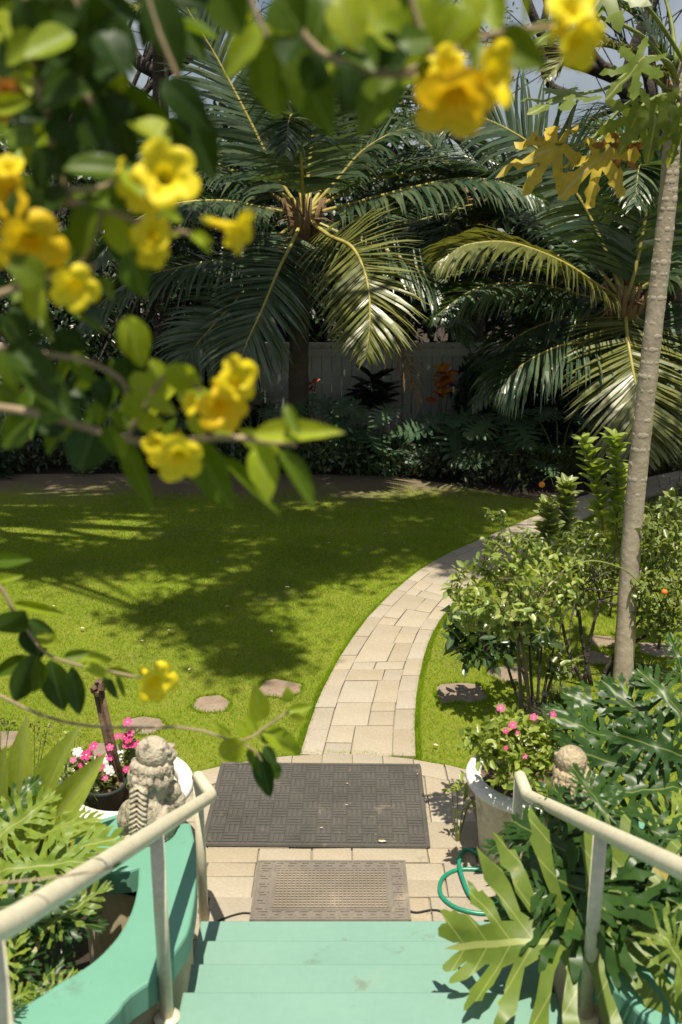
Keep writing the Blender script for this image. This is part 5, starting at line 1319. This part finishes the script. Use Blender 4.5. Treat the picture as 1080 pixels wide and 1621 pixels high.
phil('dark philodendron mass behind the right statue', (1.75, 4.3, .0), [
    (1010, 1190, 880, 1120, 4.2, 4.3, .7, 'phil', UPN), (1040, 1230, 900, 1180, 4.0, 4.0, .7, 'phil', FRN), (1060, 1170, 950, 1070, 4.2, 4.5, .7, 'phil', FRN), (1080, 1130, 1010, 1050, 4.2, 4.4, .7, 'phil', FRN),
    (1020, 1170, 985, 1062, 4.3, 4.6, .4, 'phil_lime', FRN), (1080, 1250, 930, 1240, 3.9, 3.9, .7, 'phil', UPN), (1090, 1200, 980, 1160, 4.0, 4.0, .8, 'phil', FRN), (990, 1250, 870, 1230, 4.0, 3.9, .55, 'phil', UPN),
    (1100, 1290, 995, 1310, 3.7, 3.6, .6, 'phil_lime', UPN), (1000, 1150, 900, 1085, 4.4, 4.5, .7, 'phil', UPN), (1080, 1060, 1060, 1000, 4.5, 4.6, .6, 'phil', FRN), (960, 1200, 880, 1160, 4.3, 4.2, .7, 'phil', UPN), (1110, 1330, 1010, 1270, 3.6, 3.8, .7, 'phil', FRN),
    (940, 1150, 870, 1110, 4.6, 4.6, .6, 'phil', UPN)], 32)
phil('lime green philodendron filling the left planting pocket', (-1.3, 3.2, .0), [
    (20, 1400, 175, 1305, 3.1, 3.2, .55, 'phil_lime', UPN), (0, 1380, 150, 1350, 3.1, 3.1, .5, 'phil_lime', UPN), (30, 1330, 160, 1290, 3.3, 3.3, .4, 'phil_lime', UPN), (-20, 1340, 90, 1250, 3.2, 3.4, .6, 'phil_lime', FRN),
    (60, 1480, 170, 1395, 2.9, 3.0, .5, 'phil_lit', UPN), (-30, 1440, 120, 1420, 2.9, 2.9, .5, 'phil', UPN), (40, 1450, 160, 1460, 3.0, 2.9, .5, 'phil', UPN), (0, 1300, 60, 1230, 3.4, 3.5, .6, 'phil', FRN),
    (50, 1400, 110, 1330, 3.2, 3.4, .5, 'phil', FRN), (-20, 1420, 60, 1360, 3.0, 3.2, .6, 'phil_lime', FRN), (-40, 1480, 90, 1440, 2.85, 2.95, .6, 'phil', UPN), (-30, 1500, 60, 1470, 2.8, 2.9, .6, 'phil', UPN), (60, 1430, 150, 1430, 3.1, 3.1, .6, 'phil', UPN), (20, 1470, 130, 1475, 2.95, 2.95, .55, 'phil', UPN), (-60, 1440, 40, 1450, 2.9, 2.9, .6, 'phil', UPN), (80, 1400, 165, 1350, 3.25, 3.3, .5, 'phil_lime', UPN)], 33)
phil('low philodendron inside the curve of the left wall', (-1.25, 2.72, .0), [
    (30, 1590, 120, 1500, 2.75, 2.95, .55, 'phil', FRN), (10, 1570, 60, 1480, 2.7, 2.9, .55, 'phil', FRN), (50, 1580, 135, 1540, 2.75, 2.8, .5, 'phil_lime', UPN), (0, 1560, 30, 1450, 2.7, 2.9, .5, 'phil_lime', FRN), (-20, 1600, 60, 1560, 2.6, 2.7, .6, 'phil_lime', UPN), (20, 1600, 100, 1560, 2.65, 2.7, .5, 'phil', UPN), (0, 1620, 40, 1580, 2.5, 2.6, .6, 'phil', UPN)], 34)
t = thing('ginger_plant', 'broad lance leaved plant at the left edge beside the pink flowers', 'plant', (-1.6, 3.6, 0)); q = random.Random(35)
for bx, by, tx, ty, d, w_ in ((22, 1345, 33, 1158, 3.6, 42), (45, 1330, 96, 1162, 3.6, 40), (60, 1330, 150, 1208, 3.5, 40), (-5, 1320, 2, 1190, 3.5, 34), (10, 1330, 60, 1250, 3.55, 30), (-20, 1340, -30, 1200, 3.6, 40), (70, 1320, 165, 1305, 3.4, 26), (30, 1350, 75, 1270, 3.4, 30)):
    b = atd(bx, by, d); e = atd(tx, ty, d - .05); o = leaf(t, q.choice(LANCE), MAT['lance'], b, e, wpx(w_, d, 1) * 1.45, (q.uniform(-.5, .3), -1, .7), q.uniform(-.25, .25))
    stalk(o, [Vector((-1.6 + q.uniform(-.1, .1), 3.6, 0)), (Vector((-1.5, 3.6, 0))).lerp(b, .6), b], .014, MAT['green_stem'])

# ================================================================== flowering vine close to the camera
def flower_mesh(seed, droop=.0):
    """trumpet with five rounded lobes; opens along +Z, radius about 1"""
    q = random.Random(seed); n = 40; rows = 13; V = []; F = []
    ph = [q.uniform(-.12, .12) for _ in range(5)]; cu = [q.uniform(-.25, .2) for _ in range(5)]
    for i in range(rows):
        t = i / (rows - 1)
        for k in range(n):
            a = 2 * math.pi * k / n; m = k // 8; lob = abs(math.sin(math.pi * (k % 8 + .001) / 8)) ** .55
            if t < .5: r = .13 + .14 * (t / .5) ** 2; z = -1.5 + 1.5 * (t / .5)
            else:
                u = (t - .5) / .5; R_ = (.28 + (.72 + ph[m]) * u * (.66 + .34 * lob if u > .25 else 1 - .34 * (1 - lob) * u / .25)); r = R_
                z = .42 * math.sin(min(u * 1.7, 1.57)) - (.25 + cu[m]) * u * u + .06 * math.sin(a * 5 + i) * u
            V.append((r * math.cos(a), r * math.sin(a), z))
    for i in range(rows - 1):
        for k in range(n):
            a, b2 = i * n + k, i * n + (k + 1) % n; F.append((a, b2, b2 + n, a + n))
    return MB().raw(V, F).mesh(True, 'flower')
FLW = [flower_mesh(s) for s in (1, 2, 3)]
cmb = MB()
for k in range(5):
    a = 2 * math.pi * k / 5; d = Vector((math.cos(a), math.sin(a), 0)); s = Vector((-d.y, d.x, 0))
    cmb.raw([Vector((0, 0, -1.6)), d * .17 + s * .09 + Vector((0, 0, -1.4)), d * .24 + Vector((0, 0, -1.05)), d * .17 - s * .09 + Vector((0, 0, -1.4))], [(0, 1, 2, 3)])
CALYX = cmb.mesh(True, 'calyx')
def vine(label, stems, leaves, flowers, d, seed, name='flowering_vine', fill=()):
    q = random.Random(seed); s0 = atd(*stems[0][0][0], d)
    t = thing(name, label, 'vine', s0, 'yellow flowered vines close by')
    for pts, r in stems:
        p = catmull([atd(x, y, d + dz) for x, y, dz in [(*e, 0) if len(e) == 2 else e for e in pts]], 18)
        MB().tube(p, [r * (1 - .4 * i / 17) for i in range(18)], 7).build('stem', MAT['vine'], t, True)
    for e in leaves:
        bx, by, tx, ty, w_ = e[:5]; m = e[5] if len(e) > 5 else q.choice(('fg', 'fg', 'fg', 'fg_lime'))
        m = {'d': 'fg_dark', 'l': 'fg_lime', 'g': 'fg'}.get(m, m)
        dz = q.uniform(-.07, .07); b = atd(bx, by, d + dz); tp = atd(tx, ty, d + dz + q.uniform(-.03, .03))
        nh = Vector((q.uniform(-.5, .5), -1, q.uniform(.0, 1.0)))
        leaf(t, q.choice(SIMPLE), MAT[m], b, b + (tp - b) * 1.12, wpx(w_, d, 2.6) * 1.2, nh, q.uniform(-.3, .3))
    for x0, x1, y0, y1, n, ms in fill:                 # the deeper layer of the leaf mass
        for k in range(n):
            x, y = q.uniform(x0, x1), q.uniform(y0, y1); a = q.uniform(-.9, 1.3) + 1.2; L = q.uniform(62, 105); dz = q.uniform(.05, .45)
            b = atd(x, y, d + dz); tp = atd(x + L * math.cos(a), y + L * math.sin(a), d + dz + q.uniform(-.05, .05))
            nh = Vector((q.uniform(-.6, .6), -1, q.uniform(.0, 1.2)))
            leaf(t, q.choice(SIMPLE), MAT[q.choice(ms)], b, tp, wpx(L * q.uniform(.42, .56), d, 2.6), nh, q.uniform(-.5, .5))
    for x, y, s, ax, m in flowers:
        c = atd(x, y, d - .04); r = wpx(s, d, 2.6) / 2 * .88; n_ = Vector(ax).normalized()
        M = Matrix.Translation(c) @ n_.to_track_quat('Z', 'Y').to_matrix().to_4x4() @ Matrix.Rotation(q.uniform(0, 6), 4, 'Z') @ Matrix.Scale(r, 4)
        o = add('flower', withmat(q.choice(FLW), MAT[m]), None, t, M)
        add('calyx', withmat(CALYX, MAT['fg_lime']), None, o, M)
    return t
P_ = 'petal'; PO = 'petal_orange'
F_ = (0, -1, .2)
# upper left; the dark leaf material stands in for shade here
vine('flowering vine hanging down the upper left corner, big dark leaves', [
    ([(30, -60), (45, 20), (58, 110), (75, 190), (95, 260), (108, 320)], .0085), ([(118, -60), (122, 30), (125, 130), (150, 170), (165, 230)], .006), ([(60, 120), (120, 150), (190, 160), (260, 180)], .004), ([(230, -60), (240, 20), (280, 120), (300, 170)], .004)], [
    (150, -10, 168, 130, 66, 'd'), (228, -20, 290, 100, 56, 'd'), (118, 55, 48, 92, 46), (60, 40, 5, 18, 40), (60, 55, 18, 100, 38, 'l'), (120, 72, 62, 118, 54, 'd'), (62, 160, 138, 150, 60, 'd'), (165, 140, 285, 222, 56, 'd'), (150, 150, 225, 282, 74, 'd'),
    (290, 165, 335, 275, 52, 'd'), (255, 128, 330, 190, 44, 'd'), (68, 200, 125, 220, 36, 'd'), (60, 222, 4, 212, 36), (-10, 172, 48, 160, 24, 'l'), (198, 100, 182, 145, 28, 'l'), (212, 192, 262, 232, 46, 'l'), (40, 78, 46, 135, 34, 'l'), (108, 215, 100, 292, 30, 'd'),
    (30, 0, 70, 60, 50, 'd'), (90, 0, 100, 70, 46, 'd'), (125, 30, 85, 20, 40, 'd'), (110, 100, 85, 130, 40, 'd'), (70, 140, 95, 190, 46, 'd'), (185, 20, 150, 60, 60, 'd'), (45, 20, 60, -40, 50, 'd'), (10, 60, 20, 10, 34, 'l'), (0, 40, 25, 75, 30, 'l'), (50, 100, 75, 150, 44, 'd'), (30, 110, 45, 150, 28, 'l'),
    (150, 30, 120, 100, 50, 'd'), (130, 60, 110, 120, 44, 'd'), (160, 50, 195, 100, 44, 'd'), (80, 80, 40, 60, 40, 'd'), (80, 180, 20, 190, 30, 'd'), (130, 180, 150, 230, 44, 'd'), (80, 230, 60, 290, 34, 'd'), (90, 150, 150, 125, 44, 'd'), (200, 150, 175, 190, 38, 'd'), (150, 120, 200, 95, 36, 'd'), (190, 190, 205, 240, 44, 'd')], [
    (8, 140, 46, (.6, -.6, -.5), 'petal_brown'), (5, 178, 34, (.4, -.5, -.7), 'petal_brown')], 1.25, 101, fill=[(-10, 190, -30, 100, 34, ('fg_dark', 'fg_dark', 'fg')), (30, 165, 90, 230, 22, ('fg_dark', 'fg_dark', 'fg', 'fg_lime')), (-20, 60, 0, 220, 12, ('fg', 'fg_lime')), (0, 320, -40, 60, 14, ('fg_dark', 'fg'))])
# left middle, with the flower cluster
vine('flowering vine at the left with a cluster of yellow trumpets against the palm', [
    ([(-40, 300), (30, 345), (100, 320), (160, 330), (215, 350), (300, 370)], .005), ([(-40, 480), (30, 455), (100, 432), (150, 420)], .005), ([(110, 300), (150, 300), (200, 280), (240, 270)], .004), ([(160, 330), (150, 380), (120, 430)], .003)], [
    (100, 268, 218, 262, 38, 'g'), (170, 334, 212, 412, 40, 'l'), (205, 395, 222, 462, 42, 'g'), (150, 320, 118, 402, 44, 'g'), (110, 300, 58, 342, 36, 'd'), (62, 445, 46, 502, 40, 'l'), (72, 450, 18, 408, 40, 'g'), (60, 430, 104, 442, 34, 'd'), (8, 420, 52, 436, 22, 'l'), (55, 430, 85, 400, 34, 'd'), (180, 330, 140, 300, 34, 'g'),
    (230, 370, 282, 365, 20, 'l'), (300, 372, 335, 380, 16, 'l'), (310, 368, 330, 395, 14, 'l'), (20, 300, 60, 350, 44, 'd'), (0, 290, 80, 300, 30, 'g'), (150, 440, 185, 470, 26, 'g'), (120, 480, 170, 500, 34, 'd'), (40, 340, 60, 370, 30, 'g'), (250, 330, 285, 350, 20, 'l'), (195, 270, 225, 300, 28, 'l'), (20, 480, 60, 520, 34, 'd'), (0, 500, 40, 540, 40, 'd'), (100, 330, 130, 300, 38, 'g'), (160, 300, 180, 250, 26, 'g')], [
    (262, 280, 104, (.3, -.9, .25), P_), (225, 305, 74, (-.4, -.8, -.3), P_), (190, 268, 40, (-.6, -.5, .6), P_), (243, 372, 66, (-.1, -1, .2), P_), (240, 400, 50, (.2, -.9, -.4), P_), (372, 362, 74, (.9, -.35, -.25), P_), (48, 385, 110, (.2, -1, -.3), PO), (14, 310, 84, (-.3, -1, 0), PO), (14, 268, 50, (.1, -.6, .8), P_), (118, 452, 78, (.25, -.9, -.3), P_)], 1.22, 102, fill=[(-20, 110, 260, 460, 14, ('fg_dark', 'fg')), (100, 200, 240, 420, 8, ('fg_dark', 'fg'))])
# left lower
vine('flowering vine reaching across the lawn with a double yellow trumpet', [
    ([(-40, 545), (60, 560), (130, 570), (190, 600), (205, 640)], .0045), ([(-40, 640), (60, 655), (130, 675), (200, 695), (262, 702), (350, 692), (430, 700), (470, 705)], .006), ([(200, 695), (230, 640), (270, 590), (320, 620)], .004)], [
    (200, 498, 224, 575, 46, 'l'), (198, 560, 202, 625, 38, 'd'), (12, 540, 108, 652, 46, 'd'), (-10, 606, 38, 652, 34, 'g'), (52, 660, -4, 702, 46, 'g'), (62, 655, 112, 648, 36, 'g'), (112, 640, 92, 702, 40, 'g'), (115, 558, 142, 602, 28, 'g'), (118, 612, 168, 606, 22, 'l'),
    (212, 588, 242, 645, 32, 'l'), (198, 622, 222, 662, 28, 'l'), (196, 640, 202, 682, 38, 'g'), (152, 670, 126, 748, 62, 'd'), (175, 670, 192, 724, 38, 'g'), (195, 690, 236, 798, 30, 'g'), (262, 578, 314, 612, 36, 'l'), (288, 632, 336, 622, 26, 'l'),
    (302, 690, 358, 796, 52, 'g'), (348, 722, 432, 806, 22, 'g'), (405, 708, 430, 780, 44, 'l'), (440, 712, 496, 796, 34, 'g'), (378, 680, 444, 722, 28, 'l'), (400, 690, 528, 682, 32, 'l'), (452, 640, 472, 684, 16, 'g'), (248, 688, 288, 748, 16, 'd'), (95, 530, 130, 545, 34, 'd'), (90, 520, 130, 570, 40, 'd'), (150, 600, 175, 640, 34, 'd'), (340, 690, 370, 680, 22, 'l'), (215, 660, 260, 670, 30, 'l'), (100, 690, 70, 660, 40, 'd'), (230, 630, 275, 655, 24, 'l'), (300, 655, 320, 690, 20, 'l')], [
    (375, 605, 82, (.75, -.7, .1), P_), (350, 645, 84, (.2, -.95, -.2), PO), (305, 640, 40, (-.5, -.6, .5), P_), (284, 722, 92, (.15, -.9, -.4), P_), (250, 706, 60, (-.5, -.8, 0), P_)], 1.28, 103, fill=[(-20, 150, 470, 690, 12, ('fg_dark', 'fg')), (150, 300, 560, 690, 7, ('fg', 'fg_lime'))])
# low left branch with the single trumpet
vine('dark leaved vine branch with one yellow trumpet over the lawn at the left', [
    ([(-40, 890), (5, 935), (20, 965), (45, 1000), (70, 1032), (105, 1048), (150, 1058), (190, 1066), (228, 1074)], .0045)], [
    (18, 955, 98, 972, 16, 'l'), (40, 966, -8, 1004, 48, 'd'), (50, 985, 62, 1038, 46, 'd'), (45, 980, 84, 1002, 16, 'd'), (52, 1034, 26, 1108, 40, 'd'), (48, 1038, -8, 1068, 24, 'g'), (80, 1044, 96, 1124, 46, 'd'), (114, 1054, 124, 1132, 30, 'd'), (108, 1032, 172, 1046, 20, 'l'), (130, 1050, 172, 1070, 16, 'l'), (164, 1064, 184, 1108, 15, 'd'), (185, 1070, 198, 1102, 9, 'g'), (60, 1040, 54, 1094, 32, 'g'), (90, 1020, 60, 1000, 26, 'l'), (170, 1060, 212, 1070, 14, 'l'), (100, 1040, 140, 1032, 16, 'g'), (-10, 890, 42, 886, 22, 'g'), (-5, 920, 30, 912, 12, 'l')], [
    (245, 1080, 84, (.55, -.85, -.05), P_)], 1.95, 104)
# bare twig with a sprig at its end
vine('thin bare vine sagging across the lawn, ending in a pale leafy sprig', [
    ([(-60, 1080), (0, 1101), (60, 1130), (130, 1148), (220, 1152), (300, 1152), (370, 1172), (400, 1166), (422, 1150), (458, 1126)], .0038), ([(372, 1172), (402, 1188), (415, 1205)], .003)], [
    (412, 1142, 402, 1088, 34, 'l'), (412, 1150, 474, 1188, 30, 'l'), (388, 1174, 342, 1202, 38, 'l'), (392, 1168, 378, 1142, 24, 'l'), (410, 1188, 426, 1258, 32, 'd'), (400, 1184, 396, 1222, 22, 'g'), (428, 1202, 442, 1236, 22, 'g'), (455, 1126, 492, 1118, 16, 'l'), (458, 1132, 488, 1142, 14, 'l'), (455, 1112, 456, 1092, 18, 'l'), (366, 1166, 338, 1144, 12, 'l'), (405, 1160, 390, 1130, 16, 'l'), (410, 1165, 440, 1170, 18, 'g'), (418, 1180, 436, 1210, 18, 'd')], [], 2.0, 105, 'leafy_twig')
vine('thin dry twig crossing just above the left handrail', [([(-60, 1405), (0, 1398), (60, 1392), (120, 1384), (185, 1372)], .003)], [(178, 1373, 192, 1366, 6, 'd')], [], 1.7, 107, 'dry_twig')
# top
vine('flowering vine along the top edge with orange yellow trumpets', [
    ([(430, -40), (470, 40), (510, 85), (560, 105), (620, 118), (690, 95), (760, 60), (830, 46), (900, 42)], .0055), ([(380, -60), (405, 20), (425, 60)], .004), ([(620, 118), (680, 120), (730, 110)], .004), ([(640, -50), (660, 30), (690, 95)], .004), ([(860, -60), (880, 10), (900, 42)], .003)], [
    (420, 50, 344, 100, 60, 'l'), (430, 68, 440, 176, 60, 'g'), (464, 78, 514, 196, 60, 'g'), (470, 58, 452, 100, 36, 'd'), (438, -10, 474, 44, 54, 'g'), (560, -10, 622, 84, 72, 'l'), (540, -10, 562, 64, 50, 'l'), (658, -10, 692, 94, 60, 'l'), (700, 28, 734, 80, 52, 'l'), (742, 8, 698, 64, 44, 'l'), (622, 122, 574, 204, 50, 'g'), (592, 108, 536, 170, 46, 'd'), (500, 30, 548, 70, 46, 'g'), (780, -10, 792, 50, 34, 'l'), (826, -10, 832, 38, 30, 'l'), (778, 56, 854, 100, 48, 'g'), (760, 68, 754, 104, 24, 'g'), (838, 46, 905, 40, 14, 'g'), (480, 8, 502, 84, 44, 'g'), (400, -20, 360, 40, 50, 'g'), (600, -20, 640, 40, 50, 'g'), (640, 60, 600, 100, 40, 'd'), (560, 60, 590, 110, 40, 'g'), (660, 100, 690, 150, 40, 'g'), (680, 90, 640, 130, 34, 'l'), (600, 30, 650, 70, 50, 'l'), (520, -10, 500, 50, 50, 'g'), (630, 70, 680, 60, 40, 'g'), (510, 90, 480, 140, 40, 'd'), (720, 60, 760, 50, 36, 'l'), (545, 100, 555, 160, 40, 'd'), (740, -20, 760, 40, 40, 'l'), (350, -20, 380, 50, 50, 'g')], [
    (722, 152, 128, (.1, -.75, -.7), PO), (778, 118, 96, (.7, -.7, 0), P_), (705, 112, 70, (-.3, -.8, .4), P_), (905, 18, 84, (.3, -.8, .5), P_), (914, 66, 84, (.4, -.8, -.4), P_), (672, 130, 40, (-.6, -.6, .2), P_)], 1.2, 106, fill=[(370, 760, -40, 70, 24, ('fg', 'fg', 'fg_lime')), (500, 700, 60, 120, 10, ('fg', 'fg_dark', 'fg_lime'))])

# ---------------- a few dry leaves on the lawn
for i, (x, y) in enumerate([(225, 1015), (268, 998), (130, 995), (345, 890), (360, 960), (430, 1000), (85, 960), (300, 1060), (455, 930), (190, 1085), (690, 1180), (520, 860), (610, 845), (125, 872)]):
    litter(x, y, .012 + (i % 3) * .003, 'tiny dry leaf lying on the mown lawn', .03, 'dry leaves scattered on the lawn')
